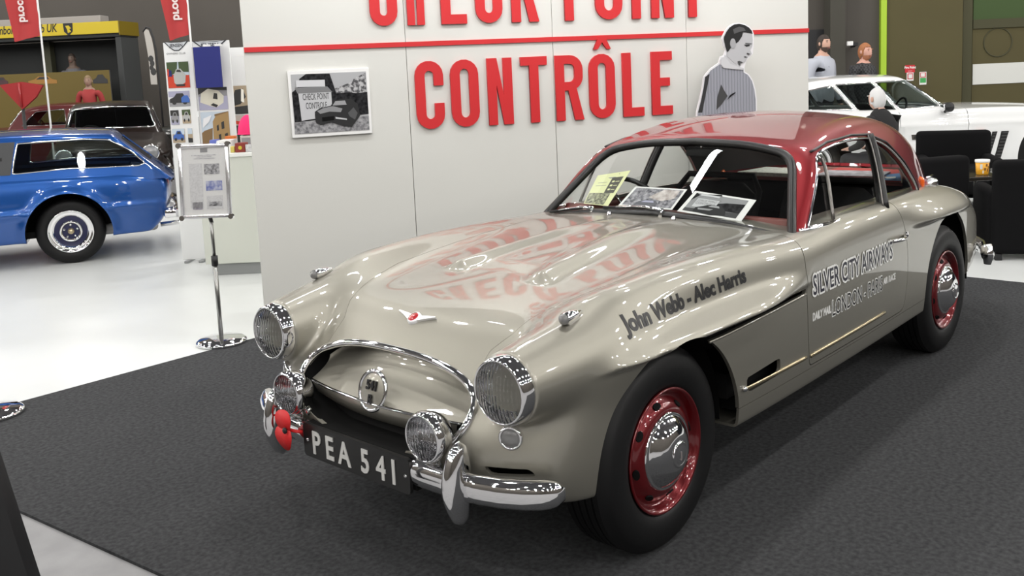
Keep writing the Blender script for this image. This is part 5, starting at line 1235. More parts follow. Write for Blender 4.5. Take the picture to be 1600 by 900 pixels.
def standing(h):
    k = h/1.78; S = lambda *v: tuple(c*k for c in v)
    J = {'pelvis': (S(0, 0, .95), (.16*k, .12*k), None), 'waist': (S(0, 0, 1.10), (.165*k, .125*k), 'pelvis'), 'chest': (S(.01, 0, 1.30), (.19*k, .125*k), 'waist'), 'collar': (S(0, 0, 1.45), (.12*k, .09*k), 'chest'),
         'neck': (S(.01, 0, 1.53), .055*k, 'collar'), 'head': (S(.03, 0, 1.655), .06*k, 'neck')}
    for s, n in ((1, 'l'), (-1, 'r')):
        J['shoulder_'+n] = (S(0, .19*s, 1.41), .068*k, 'collar'); J['elbow_'+n] = (S(-.02, .255*s, 1.13), .048*k, 'shoulder_'+n); J['wrist_'+n] = (S(.10, .24*s, .90), .033*k, 'elbow_'+n)
        J['palm_'+n] = (S(.13, .235*s, .83), .032*k, 'wrist_'+n)
        for q, (dx, dz) in enumerate(((.03, -.07), (.012, -.085), (-.006, -.08), (-.022, -.065))): J['finger%d_%s' % (q, n)] = (S(.13+dx, .225*s, .83+dz), .010*k, 'palm_'+n)
        J['thumb_'+n] = (S(.175, .215*s, .80), .011*k, 'palm_'+n)
        J['hip_'+n] = (S(0, .095*s, .88), .095*k, 'pelvis'); J['knee_'+n] = (S(.01, .10*s, .49), .062*k, 'hip_'+n); J['ankle_'+n] = (S(-.01, .10*s, .09), .042*k, 'knee_'+n); J['toe_'+n] = (S(.16, .11*s, .035), .035*k, 'ankle_'+n)
    return J
M_SKIN = mat('skin_55', (.55, .33, .25), rough=.5)
M_GREYTOP = mat('pale_grey_jumper', (.42, .44, .50), rough=.85)
M_CHECK = mat('dark_check_jacket', (.02, .02, .022), rough=.8)
_n = M_CHECK.node_tree; _tc = _n.nodes.new('ShaderNodeTexCoord'); _ck = _n.nodes.new('ShaderNodeTexChecker'); _ck.inputs['Scale'].default_value = 34; _ck.inputs[1].default_value = (.012, .012, .013, 1); _ck.inputs[2].default_value = (.05, .05, .055, 1)
_n.links.new(_tc.outputs['Object'], _ck.inputs[0]); _n.links.new(_ck.outputs[0], _n.nodes['Principled BSDF'].inputs[0])
M_TROUSER = mat('dark_trousers', (.02, .02, .025), rough=.85)
M_BLACKTOP = mat('black_jacket', (.010, .010, .011), rough=.85)
def reg(h, top, trouser, skin, shoe=None):
    k = h/1.78
    def f(x, y, z):
        if z > 1.50*k: return 2
        if z < .88*k and abs(y) > .19*k: return 2
        if z < .93*k: return 1
        return 0
    return f, [top, trouser, skin]
MD = 13.3
def at_floor(u, v, D): s, z = sz(u, v, D); p = CAM_P+VH*D+RH*s; return (float(p[0]), float(p[1]), -.012), z
l1, z1 = at_floor(1284, 52, MD); l2, z2 = at_floor(1349, 66, MD+.1)
face_cam = VYAW+PI
m1 = person('person', 'dark-haired bearded person in pale grey jumper behind the white coupe', l1, face_cam+math.radians(35), z1, standing(z1), reg(z1, M_GREYTOP, M_TROUSER, M_SKIN), ('dark', (.03, .02, .015)), head_turn=math.radians(-5), beard=(.07, .045, .035))
m2 = person('person', 'ginger-haired person in dark check jacket behind the white coupe', l2, face_cam+math.radians(30), z2, standing(z2), reg(z2, M_CHECK, M_TROUSER, mat('skin_62', (.62, .34, .27), rough=.5)), ('ginger', (.34, .13, .05)), face=(.62, .34, .27), head_turn=math.radians(0), beard=(.42, .17, .09))
# lanyard and badge of the first, collar trim of the second
k = z1/1.78; V, F = tube([(.06*k, .07*k, 1.49*k), (.14*k, .05*k, 1.36*k), (.155*k, .0, 1.20*k), (.14*k, -.05*k, 1.36*k), (.06*k, -.07*k, 1.49*k)], .010, 6); obj('lanyard', V, F, mat('navy_lanyard', (.012, .014, .04), rough=.7), m1, True)
rbox('name_badge', (.150*k, -.04, 1.09*k), (.158*k, .04, 1.20*k), M_WHITE, m1, .003, 1)
k = z2/1.78; rbox('jacket_badge', (.140*k, .04, 1.30*k), (.148*k, .065, 1.34*k), M_WHITE, m2, .003, 1)
# white-haired visitor seated at the low table, back to the silver car
def seated(h):
    k = h/1.78; S = lambda *v: tuple(c*k for c in v)
    J = {'pelvis': (S(0, 0, .44), (.17*k, .13*k), None), 'waist': (S(-.02, 0, .60), (.17*k, .13*k), 'pelvis'), 'chest': (S(.0, 0, .80), (.195*k, .13*k), 'waist'), 'collar': (S(.03, 0, .95), (.12*k, .09*k), 'chest'), 'neck': (S(.05, 0, 1.03), .056*k, 'collar'), 'head': (S(.085, 0, 1.15), .06*k, 'neck')}
    for s, n in ((1, 'l'), (-1, 'r')):
        J['shoulder_'+n] = (S(.02, .19*s, .91), .07*k, 'collar'); J['elbow_'+n] = (S(.08, .26*s, .64), .05*k, 'shoulder_'+n); J['wrist_'+n] = (S(.30, .18*s, .58), .034*k, 'elbow_'+n); J['palm_'+n] = (S(.37, .16*s, .57), .032*k, 'wrist_'+n)
        for q, (dx, dy) in enumerate(((.085, .02), (.09, .0), (.085, -.018), (.07, -.034))): J['finger%d_%s' % (q, n)] = (S(.37+dx, (.16+dy)*s, .555), .010*k, 'palm_'+n)
        J['thumb_'+n] = (S(.41, .12*s, .575), .011*k, 'palm_'+n)
        J['hip_'+n] = (S(.06, .10*s, .44), .10*k, 'pelvis'); J['knee_'+n] = (S(.46, .13*s, .47), .066*k, 'hip_'+n); J['ankle_'+n] = (S(.44, .13*s, .09), .043*k, 'knee_'+n); J['toe_'+n] = (S(.60, .14*s, .04), .036*k, 'ankle_'+n)
    return J
def regs(x, y, z):
    if z > 1.0: return 2
    if x > .27 and z > .52: return 2 if abs(y) > .08 and z > .53 and x > .30 else 1
    if z < .52 and x > .05: return 1
    return 0
# ================================================================== lounge corner on the right
M_FABRIC = mat('black_chair_fabric', (.0065, .0065, .007), rough=.95, bump=(300, .5, .002), spec=.1)
def tub_chair(label, D, u, back_to_cam, turn=0.0):
    s = sz(u, 200, D)[0]; p = CAM_P+VH*D+RH*s
    # local frame: sitter looks along +x
    rz = (VYAW if back_to_cam else VYAW+PI)+turn
    r = thing('tub_chair', label, 'chair', (float(p[0]), float(p[1]), -.003 if D < 9.5 else -.003), rz, 'black tub chairs at the low table')
    rbox('seat', (-.22, -.26, .16), (.33, .26, .42), M_FABRIC, r, .05, 3)
    rbox('backrest', (-.36, -.36, .045), (-.22, .36, .76), M_FABRIC, r, .045, 4)
    for sg in (1, -1):
        a, b = sorted((sg*.26, sg*.37)); rbox('arm', (-.25, a, .045), (.34, b, .52), M_FABRIC, r, .04, 3)
        for x in (-.32, .30): rbox('foot', (x-.025, sg*.32-.025, 0), (x+.025, sg*.32+.025, .05), M_BLACK, r, .004, 1)
    return r
cA = tub_chair('black tub chair at the low table nearest the white coupe', 9.75, 1497, False, math.radians(-16))
cB = tub_chair('black tub chair close to the tail of the silver car', 7.80, 1412, True, math.radians(16))
cC = tub_chair('black tub chair with its back turned, beside the yellow tub', 7.35, 1618, True, math.radians(-14))
TD = 8.55
tp = CAM_P+VH*TD+RH*sz(1545, 280, TD)[0]
tab = thing('coffee_table', 'low dark coffee table with bright legs between black tub chairs', 'table', (float(tp[0]), float(tp[1]), -.003), VR)
rbox('table_top', (-.42, -.30, .455), (.42, .30, .49), mat('dark_table_top', (.018, .015, .012), rough=.18), tab, .006, 2)
for x in (-.22, .22):
    for y in (-.2, .2): V, F = tube([(x, y, 0), (x, y, .456)], .014, 10); obj('leg', V, F, M_CHROME, tab, True)
rbox('foot_rail', (-.23, -.21, .004), (.23, -.18, .02), M_CHROME, tab, .004, 1)
# yellow snack tub with a white lid
cs = sz(1534.5, 281, TD-.12); cp = CAM_P+VH*(TD-.12)+RH*cs[0]
tubc = thing('snack_tub', 'small yellow plastic tub with white lid on the coffee table', 'tub', (float(cp[0]), float(cp[1]), .4875), VR)
V, F = lathe([(0, 0), (.047, 0), (.050, .004), (.058, .115), (.055, .115)], 32, 'z'); obj('tub_body', V, F, mat('yellow_tub', (.75, .36, .02), rough=.4), tubc, True)
V, F = lathe([(.060, .108), (.062, .112), (.062, .128), (.058, .132), (0, .130)], 32, 'z'); obj('lid', V, F, mat('white_lid', (.85, .85, .83), rough=.4), tubc, True)
def patch(a0, a1, z0, z1, m, nm):
    n = 8; Vp = []
    for i in range(n+1):
        a = a0+(a1-a0)*i/n
        for z in (z0, z1): r = .050+(z-.004)/.111*.008+.0006; Vp.append((r*math.cos(a), r*math.sin(a), z))
    obj(nm, Vp, [(2*i, 2*i+2, 2*i+3, 2*i+1) for i in range(n)], m, tubc)
for i, (a, z) in enumerate(((-1.35, .085), (-.95, .065), (-1.1, .04), (-1.6, .05), (-.7, .09))): patch(a-.16, a+.16, z-.012, z+.012, mat('brown_print', (.25, .10, .02), rough=.5), 'printed_biscuit')
patch(-2.35, -2.0, .05, .095, mat('tub_label', (.75, .75, .70), rough=.5), 'tub_label'); patch(-2.0, -1.8, .012, .04, mat('tub_label'), 'tub_label')
# white-haired visitor on a stool seen above the silver car's roof line
vD = 10.45; vs = sz(1379, 200, vD)[0]; vp = CAM_P+VH*vD+RH*vs
vis = person('person', 'white-haired person in black sitting beside the door of the white coupe', (float(vp[0]), float(vp[1]), -.003), VYAW+math.radians(25), 1.70, seated(1.70), (regs, [M_BLACKTOP, M_TROUSER, M_SKIN]), ('white', (.62, .62, .62)), hairlong=1.25)
st_ = thing('stool', 'black seat under the white-haired seated person', 'stool', (float(vp[0]), float(vp[1]), -.003), VYAW)
V, F = lathe([(0, .28), (.19, .28), (.20, .30), (.19, .318), (0, .320)], 28, 'z'); obj('stool_seat', V, F, M_BLACK, st_, True)
V, F = tube([(0, 0, .01), (0, 0, .285)], .03, 12); obj('stool_post', V, F, M_CHROME, st_, True)
V, F = lathe([(0, .02), (.15, .015), (.18, .0), (0, .0)], 28, 'z'); obj('stool_base', V, F, M_CHROME, st_, True)
# notices on the olive wall
def notice(name, label, u0, v0, u1, v1, m, D=RD-.02):
    a, z1_ = sz(u0, v0, D); b, z0_ = sz(u1, v1, D); p = CAM_P+VH*D+RH*(a+b)/2
    r = thing(name, label, 'sign', (float(p[0]), float(p[1]), (z0_+z1_)/2), VR); w, h = (b-a)/2, (z1_-z0_)/2
    MB().box((-w, -.012, -h), (w, -.001, h)).build('plate', m, r); return r, w, h
M_NRED = mat('notice_red', (.55, .02, .03), rough=.5); M_NGREEN = mat('notice_green', (.05, .35, .09), rough=.5)
r, w, h = notice('fire_notice', 'red fire point notice with white lettering above a smaller notice', 1414, 102, 1429, 113, M_NRED)
V, F = text_mesh('Fire Point', .055, .9, .002, 0); obj('lettering', np.stack([V[:, 0], np.full(len(V), -.0135), V[:, 1]+.005], 1), F, M_WHITEPAINT, r)
V, F = text_mesh('- - - -', .035, .9, .002, 0); obj('lettering', np.stack([V[:, 0], np.full(len(V), -.0135), V[:, 1]-.045], 1), F, M_WHITEPAINT, r)
r, w, h = notice('instruction_notice', 'small white notice with red panel under the red fire point notice', 1416.5, 113.5, 1427, 126, M_WHITE)
MB().box((-w*.8, -.015, -h*.6), (w*.8, -.0125, h*.8)).build('red_panel', M_NRED, r)
for k in (-.35, 0, .35): MB().box((w*k-.012, -.017, -h*.4), (w*k+.012, -.0155, h*.6)).build('white_mark', M_WHITE, r)
r, w, h = notice('exit_notice', 'white notice with red top and green lower panel on the olive wall', 1436.5, 112.5, 1447, 132, M_WHITE)
MB().box((-w*.85, -.015, .1*h), (w*.85, -.0125, h*.9)).build('red_panel', mat('notice_pink', (.60, .16, .16), rough=.5), r); MB().box((-w*.85, -.015, -h*.7), (w*.85, -.0125, .05*h)).build('green_panel', M_NGREEN, r)
for k in (-.35, .2): MB().box((w*k-.014, -.017, .25*h), (w*k+.014, -.0155, h*.8)).build('white_mark', M_WHITE, r)
# small camera on a bracket beside the ginger-haired person
cs = sz(1327, 68, RD-.36); p = CAM_P+VH*(RD-.36)+RH*cs[0]
wc = thing('wall_camera', 'small white-fronted black camera on a bracket on the grey wall', 'camera', (float(p[0]), float(p[1]), cs[1]), VR)
rbox('camera_front', (-.045, -.06, -.035), (.045, 0, .035), M_WHITE, wc, .004, 1); rbox('camera_body', (.045, -.05, -.045), (.13, .0, .015), M_BLACK, wc, .006, 1)
V, F = tube([(.1, -.02, -.02), (.16, .2, -.05), (.16, .355, -.05)], .015, 8); obj('bracket', V, F, M_BLACK, wc, True)
# ================================================================== club display on the left
M_COUNTER = mat('counter_white', (.60, .62, .56), rough=.45); M_PLINTH = mat('counter_plinth', (.26, .27, .27), rough=.4); M_BOARD = mat('display_board', (.74, .75, .75), rough=.5)
CD_ = 7.85
cl0 = sz(322.5, 425, CD_)[0]; cb = CAM_P+VH*CD_+RH*cl0
cnt = thing('display_counter', 'white display counter on a grey plinth beside the partition', 'counter', (float(cb[0]), float(cb[1]), -.003), VR)
ctop = sz(385, 238, CD_)[1]
rbox('counter_body', (0, 0, .10), (.78, .50, ctop-.03), M_COUNTER, cnt, .004, 1); rbox('plinth', (.045, .03, 0), (.76, .48, .10), M_PLINTH, cnt, .002, 1)
rbox('counter_top', (-.015, -.015, ctop-.03), (.795, .515, ctop), mat('counter_top', (.80, .81, .78), rough=.35), cnt, .004, 1)
BDp = 8.55
def brd(u, v, D=BDp): return sz(u, v, D)
def board(name, label, u0, u1, v0, D, ang=0, zlow=0.0):
    a, z1_ = sz(u0, v0, D); b = sz(u1, v0, D)[0]; p = CAM_P+VH*D+RH*a
    r = thing(name, label, 'display board', (float(p[0]), float(p[1]), -.003), VR+ang); w = (b-a)
    rbox('board_panel', (0, 0, .02), (w, .02, z1_+.003), M_BOARD, r, .002, 1)
    for x in (.06, w-.06): rbox('board_foot', (x-.02, -.08, 0), (x+.02, .12, .02), M_PLINTH, r, .003, 1)
    return r, a, D
def printed(root, a, D, u0, v0, u1, v1, pieces, m0, name='photo_print', y=-.001):
    """small photograph on a board: base plus flat coloured shapes in unit square"""
    x0, z1_ = sz(u0, v0, D); x1, z0_ = sz(u1, v1, D); x0 -= a; x1 -= a
    e = MB().box((x0, y-.003, z0_), (x1, y, z1_)).build(name, m0, root)
    for k, (poly, m) in enumerate(pieces):
        P = [(x0+(x1-x0)*px, z0_+(z1_-z0_)*pz) for px, pz in poly]; V, F = prism(P, y-.0042-.0008*k, y-.0035-.0008*k, 'xz'); obj('print_shape', V, F, m, e)
    return e
cc = lambda n, c: mat('ink_'+n, c, rough=.45)
INK = dict(sky=cc('sky', (.50, .58, .66)), grey=cc('grey', (.28, .28, .29)), dark=cc('dark', (.03, .03, .03)), green=cc('green', (.05, .08, .03)), red=cc('red', (.55, .05, .02)), silver=cc('silver', (.42, .43, .42)), blue=cc('blue', (.05, .13, .42)), cream=cc('cream', (.62, .60, .50)), stone=cc('stone', (.34, .22, .09)), stone2=cc('stone2', (.20, .12, .05)), white=cc('white', (.72, .73, .75)), navy=cc('navy', (.012, .018, .13)), tan=cc('tan', (.40, .32, .22)), lilac=cc('lilac', (.36, .36, .48)))
CARSH = [(.05, .25), (.05, .5), (.25, .62), (.38, .85), (.68, .85), (.8, .6), (.95, .5), (.95, .22)]
def carpic(body, ground_, back): return [([(0, 0), (1, 0), (1, .45), (0, .45)], ground_), ([(0, .62), (1, .58), (1, 1), (0, 1)], back), (CARSH, body), ([(.36, .62), (.44, .8), (.64, .8), (.7, .62)], INK['dark']), (arc(.25, .24, .10, .12, 0, 360, 12)[:-1], INK['dark']), (arc(.76, .24, .10, .12, 0, 360, 12)[:-1], INK['dark'])]
def wings(root, a, D, u0, v0, u1, v1):
    """winged club emblem with lettering at the top of a board"""
    x0, z1_ = sz(u0, v0, D); x1, z0_ = sz(u1, v1, D); x0 -= a; x1 -= a; w = x1-x0; h = z1_-z0_
    P = lambda q: [(x0+w*px, z0_+h*pz) for px, pz in q]
    V, F = prism(P([(0, .95), (.3, .88), (.7, .88), (1, .95), (.82, .5), (.72, .28), (.6, .05), (.4, .05), (.28, .28), (.18, .5)]), -.004, -.001, 'xz'); e = obj('club_emblem', V, F, cc('emblem_black', (.02, .022, .03)), root)
    V, F = prism(P([(.08, .90), (.3, .82), (.7, .82), (.92, .90), (.78, .52), (.69, .33), (.58, .14), (.42, .14), (.31, .33), (.22, .52)]), -.0052, -.0042, 'xz'); obj('emblem_field', V, F, cc('emblem_silver', (.50, .52, .55)), e)
    V, F = text_mesh('JENSEN', h*.42, 1.0, h*.012, 0); k = w*.52/(V[:, 0].max()-V[:, 0].min()); obj('emblem_lettering', np.stack([V[:, 0]*k+x0+w*.5, np.full(len(V), -.0056), V[:, 1]+z0_+h*.42], 1), F, cc('emblem_black', (.02, .022, .03)), e)
b1, a1, D1 = board('photo_board', 'tall white photo board topped by a winged emblem and red-carpet car photo', 254.5, 299.0, 67, BDp)
wings(b1, a1, D1, 255, 64, 296, 79)
V, F = text_mesh('OWNERS CLUB', .022, 1.1, .0006, 0); q = sz(275, 84.5, D1); obj('board_lettering', np.stack([V[:, 0]+q[0]-a1, np.full(len(V), -.0015), V[:, 1]+q[1]], 1), F, INK['grey'], b1)
printed(b1, a1, D1, 260, 97, 297.5, 136, [([(0, 0), (1, 0), (1, .48), (0, .52)], INK['red']), ([(0, .62), (.2, .5), (.45, .62), (.5, 1), (.0, 1)], INK['green']), ([(.55, .62), (1, .6), (1, 1), (.55, 1)], INK['green']), ([(.3, .2), (.28, .45), (.42, .72), (.62, .74), (.85, .5), (.8, .2), (.6, .1), (.4, .1)], INK['silver']), ([(.42, .62), (.46, .7), (.6, .7), (.66, .6)], INK['dark']), ([(.34, .14), (.8, .14), (.75, .06), (.4, .06)], INK['dark']), ([(.05, .45), (.1, .7), (.2, .68), (.22, .45)], INK['navy']), ([(.0, .5), (.03, .75), (.09, .72), (.08, .48)], INK['red'])], INK['sky'])
printed(b1, a1, D1, 263, 142.5, 298, 165, carpic(INK['dark'], INK['grey'], INK['lilac'])+[([(.6, .25), (.6, .55), (.72, .7), (.9, .7), (.98, .5), (.98, .25)], INK['blue'])], INK['white'])
printed(b1, a1, D1, 266, 172, 281, 194, carpic(INK['grey'], INK['lilac'], INK['dark']), INK['lilac'])
printed(b1, a1, D1, 284, 171, 299, 192, carpic(INK['silver'], INK['tan'], INK['green']), INK['tan'])
printed(b1, a1, D1, 269, 201, 290, 222, carpic(INK['blue'], INK['tan'], INK['sky']), INK['tan'])
printed(b1, a1, D1, 293, 200, 302, 222, [([(0, .6), (1, .6), (1, 1), (0, 1)], INK['sky']), ([(0, 0), (1, 0), (1, .3), (0, .35)], INK['dark'])], INK['tan'])
b2, a2_, D2 = board('photo_board', 'white photo board with a stone house photo and second winged emblem', 299.9, 357.5, 65, BDp+.03)
wings(b2, a2_, D2, 300, 63, 356, 78)
printed(b2, a2_, D2, 309, 137, 357, 170, [([(0, 0), (1, 0), (1, .6), (0, .6)], INK['lilac']), ([(0, .7), (.4, .9), (1, .85), (1, 1), (0, 1)], INK['dark']), ([(.05, .35), (.1, .75), (.35, .95), (.7, .85), (.88, .6), (.85, .3), (.6, .1), (.45, .15)], INK['cream']), ([(.5, .5), (.55, .75), (.66, .72), (.66, .45)], INK['dark']), ([(.4, .22), (.6, .1), (.66, .2), (.5, .3)], INK['dark'])], INK['grey'])
printed(b2, a2_, D2, 313, 175, 361, 223, [([(0, .0), (.35, .0), (.4, .5), (.1, .42), (0, .35)], INK['stone2']), ([(.4, 0), (1, 0), (1, 1), (.55, .88), (.42, .7)], INK['stone']), ([(.5, .85), (1, .98), (1, 1), (.5, .92)], INK['stone2']), ([(.55, .4), (.62, .42), (.62, .6), (.55, .56)], INK['dark']), ([(.72, .45), (.82, .47), (.82, .7), (.72, .66)], INK['dark']), ([(.6, .05), (.68, .05), (.68, .3), (.6, .28)], INK['dark']), ([(.82, .02), (.92, .02), (.92, .33), (.82, .3)], INK['dark']), ([(.05, .5), (.3, .7), (.4, .9), (.1, .8)], INK['white'])], INK['sky'])
# plain dark-blue folder leaning in front
x0, zt_ = sz(299, 74, BDp-.10); x1, zl_ = sz(348, 136, BDp-.10); p = CAM_P+VH*(BDp-.10)+RH*x0
rb_ = thing('blue_folder', 'plain dark blue rectangular folder hung on the white photo board', 'folder', (float(p[0]), float(p[1]), zl_), VR)
rbox('folder_cover', (.012, .0, 0), (x1-x0, .018, zt_-zl_), mat('royal_blue_card', (.008, .014, .16), rough=.5), rb_, .002, 1); rbox('folder_spine', (0, .0, -.002), (.011, .02, zt_-zl_), mat('silver_edge', (.6, .6, .6), rough=.3, metal=.6), rb_, .002, 1)
for x in (.12, .22): rbox('folder_hook', (x-.02, .004, zt_-zl_), (x+.02, .098, zt_-zl_+.02), M_WHITE, rb_, .002, 1)
b3, a3, D3 = board('photo_board', 'pale board behind the counter with a car-interior photo', 351, 392, 75, BDp+.30)
printed(b3, a3, D3, 362, 134, 389, 177, [([(0, 0), (1, 0), (1, .3), (0, .25)], INK['dark']), ([(.0, .55), (.2, .85), (.7, .9), (.9, .6), (.5, .35), (.1, .3)], INK['dark']), ([(.55, .45), (.62, .9), (.78, .85), (.75, .4)], cc('lamp_white', (.9, .88, .8)))], INK['tan'])
printed(b3, a3, D3, 364, 180, 389, 232, [([(.0, .0), (.5, .0), (.5, .7), (0, .7)], INK['dark']), ([(.1, .75), (.9, .7), (.9, .8), (.1, .85)], INK['red'])], cc('pinkish', (.50, .42, .38)))
MB().box((.10, -.003, sz(360, 88, D3)[1]), (.24, -.001, sz(360, 86, D3)[1])).build('white_label', M_WHITE, b3)
# goods on the counter
def cpos(u, v, dy): s, z = sz(u, v, CD_+dy); return s-cl0, z
def goods(name, label, cat, u0, u1, vt, dy, dep, m, zb=None):
    a = cpos(u0, vt, dy); b = cpos(u1, vt, dy); P = CAM_P+VH*(CD_+dy)+RH*(cl0+(a[0]+b[0])/2); w = (b[0]-a[0])/2; z0_ = (ctop if zb is None else zb)-.003
    r = thing(name, label, cat, (float(P[0]), float(P[1]), z0_), VR); rbox('box_body', (-w, 0, 0), (w, dep, a[1]-z0_), m, r, .003, 1); return r, w, a[1]-z0_
r, w, hh = goods('gift_box', 'small dark red box with yellow roundel on the display counter', 'box', 366.5, 382.5, 224, .06, .10, mat('maroon_card', (.24, .03, .02), rough=.5))
V, F = lathe([(.016, 0), (.014, .001), (0, .001)], 20, 'y', (0, 0, hh*.5)); obj('roundel', [(a, -b-.0005, c) for a, b, c in V], F, mat('roundel_gold', (.55, .45, .03), rough=.5), r)
r, w, hh = goods('model_box', 'pale window box standing on the display counter under the pink cap', 'box', 375, 394, 212, .25, .12, mat('pale_card', (.62, .60, .55), rough=.5)); MB().box((-w*.8, -.004, .01), (w*.8, -.0005, hh*.85)).build('box_window', INK['grey'], r)
goods('orange_box', 'small orange box at the back of the display counter', 'box', 351, 366, 213, .39, .08, mat('orange_card', (.62, .17, .03), rough=.5))
goods('yellow_box', 'slim yellow box beside the dark red box on the counter', 'box', 359.5, 366, 229, .08, .06, mat('yellow_card', (.62, .52, .12), rough=.5))
goods('leaflet_stack', 'stack of white leaflets lying on the display counter', 'leaflets', 338, 360, 220, .18, .2, M_WHITE)
goods('blue_box', 'small blue box at the left end of the display counter', 'box', 327, 338, 219, .24, .1, mat('blue_card', (.12, .16, .50), rough=.5))
goods('silver_model', 'grey patterned card propped at the right end of the counter', 'card', 383, 397, 226, .05, .03, mat('grey_card', (.45, .45, .46), rough=.4, noise=(40, (.7, .7, .7), 3)))
a = cpos(386, 198, .30); P = CAM_P+VH*(CD_+.30)+RH*(cl0+a[0]); zb_ = cpos(386, 212, .30)[1]
cap = thing('pink_cap', 'bright pink cap on top of the pale window box', 'cap', (float(P[0]), float(P[1]), zb_+.012), VR)
V, F = lathe([(.088*math.cos(t), .165*math.sin(t)) for t in np.linspace(0, PI/2, 10)], 28, 'z'); obj('cap_crown', [(x, y+.03, z) for x, y, z in V], F, mat('hot_pink', (.85, .02, .16), rough=.7), cap, True)
V, F = lathe([(.092, 0), (.094, .006), (.088, .010)], 28, 'z'); obj('cap_band', [(x, y+.03, z) for x, y, z in V], F, mat('hot_pink'), cap, True)
# ---- poster stand on the edge of the carpet, and its twin at the left edge of the picture
def poster_stand(label, gp, sheet=True):
    r = thing('poster_stand', label, 'sign stand', (float(gp[0]), float(gp[1]), 0), VR)
    V, F = lathe([(0, .034), (.03, .034), (.135, .026), (.150, .018), (.155, .008), (.150, 0), (0, 0)], 48, 'z'); obj('base', V, F, M_CHROME, r, True)
    V, F = tube([(0, 0, .03), (0, 0, .52)], .0135, 16); obj('lower_pole', V, F, mat('brushed_pole', (.32, .32, .31), rough=.3, metal=1), r, True)
    V, F = tube([(0, 0, .50), (0, 0, .80)], .0105, 16); obj('upper_pole', V, F, mat('brushed_pole'), r, True)
    V, F = tube([(0, 0, .485), (0, 0, .545)], .02, 16); obj('clamp_collar', V, F, M_BLACK, r, True)
    return r
gp = ground(346.5, 535); ps = poster_stand('chrome poster stand holding a framed information sheet by the carpet edge', gp)
PSD = float((gp-CAM_P)@VH); s0 = float((gp-CAM_P)@RH)
x0, zt_ = sz(273, 226, PSD-.03); x1, zl_ = sz(363, 341, PSD-.03); x0 -= s0; x1 -= s0; zt_ = sz(316, 225, PSD-.03)[1]; zl_ = sz(324, 341, PSD-.03)[1]
fr = bpy.data.objects.new('sign_frame', None); COL.objects.link(fr); fr.parent = ps; fr.location = ((x0+x1)/2, -.03, zl_); fr.rotation_euler = (math.radians(-6), 0, 0)
W_, H_ = (x1-x0)/2, zt_-zl_; M_ALU = mat('aluminium_frame', (.78, .78, .80), rough=.22, metal=.9)
MB().box((-W_+.01, -.002, .01), (W_-.01, .008, H_-.01)).build('backing', M_WHITE, fr)
for nm, lo, hi in (('frame_rail', (-W_, -.012, 0), (W_, .012, .024)), ('frame_rail', (-W_, -.012, H_-.024), (W_, .012, H_)), ('frame_stile', (-W_, -.012, .02), (-W_+.024, .012, H_-.02)), ('frame_stile', (W_-.024, -.012, .02), (W_, .012, H_-.02))): rbox(nm, lo, hi, M_ALU, fr, .006, 2)
for x in (-W_+.006, W_-.006):
    for z in (.006, H_-.006): V, F = lathe([(.016, -.0135), (.016, .0135)], 16, 'y', (x, 0, z)); V2, F2 = lathe([(0, -.0135), (.016, -.0135)], 16, 'y', (x, 0, z)); obj('frame_corner', V+V2, F+[tuple(i+len(V) for i in f) for f in F2], M_CHROME, fr, True)
def sheet(nm, u0, v0, u1, v1, m, y=-.0035): MB().box((-W_+2*W_*u0, y, H_*(1-v1)), (-W_+2*W_*u1, y+.0012, H_*(1-v0))).build(nm, m, fr)
M_TXT = mat('faint_print', (.42, .42, .44), rough=.5, noise=(140, (.70, .70, .72), 2)); M_BWP = mat('bw_photo', (.10, .10, .11), rough=.45, noise=(60, (.55, .55, .57), 3))
sheet('text_block', .44, .06, .58, .115, mat('crest_grey', (.30, .30, .31), rough=.5)); sheet('text_line', .26, .145, .74, .158, M_TXT); sheet('text_line', .36, .168, .66, .178, M_TXT); sheet('text_line', .30, .19, .72, .203, M_TXT)
sheet('text_column', .20, .26, .46, .86, mat('column_print', (.60, .60, .61), rough=.5, noise=(120, (.72, .72, .73), 3))); sheet('photo_block', .50, .27, .80, .41, M_BWP); sheet('photo_block', .52, .50, .84, .63, mat('blue_photo', (.16, .20, .48), rough=.45, noise=(40, (.55, .57, .70), 3))); sheet('photo_block', .24, .78, .44, .88, mat('plum_photo', (.28, .26, .32), rough=.45, noise=(90, (.55, .54, .57), 3))); sheet('text_column', .52, .70, .84, .88, mat('column_print'))
sheet('photo_block', .56, .78, .82, .84, M_BWP, -.0045)
V, F = tube([(0, .005, .75), (0, -.02, .79)], .012, 10); obj('sign_bracket', V, F, M_BLACK, ps, True)
MB().box((-W_+.012, -.0065, .012), (W_-.012, -.0055, H_-.012)).build('clear_cover', glass_mat('clear_cover', (.97, .97, .97)), fr)
g2 = ground(-14, 648); poster_stand('chrome stand with round base at the corner of the carpet', g2)
# ---- black tapered plinth by the near corner of the carpet
PLD = 2.55; pa0, pa1 = sz(0, 768, PLD), sz(43, 900, PLD); kx = (pa1[0]-pa0[0])/(pa1[1]-pa0[1]); zt_ = .95
xr0 = pa1[0]-kx*(pa1[1]+.012); p = CAM_P+VH*(PLD+.03)+RH*(xr0-.35)
sb = thing('totem_board', 'black tapered totem board beside the near corner of the grey carpet', 'sign board', (float(p[0]), float(p[1]), -.012), VR)
w1 = .35+kx*zt_; V = []
for z, w_, d_ in ((0, .35, .03), (zt_, w1, .03)): V += [(-w_, -d_, z), (w_, -d_, z), (w_, d_, z), (-w_, d_, z)]
rbox('totem_base', (-.38, -.12, 0), (.352, .12, .012), M_BLACK, sb, .003, 1)
MB().add(V, [(3, 2, 1, 0), (4, 5, 6, 7), (0, 1, 5, 4), (1, 2, 6, 5), (2, 3, 7, 6), (3, 0, 4, 7)]).build('totem_leaf', M_BLACK, sb, smooth=40, bevel=.004)
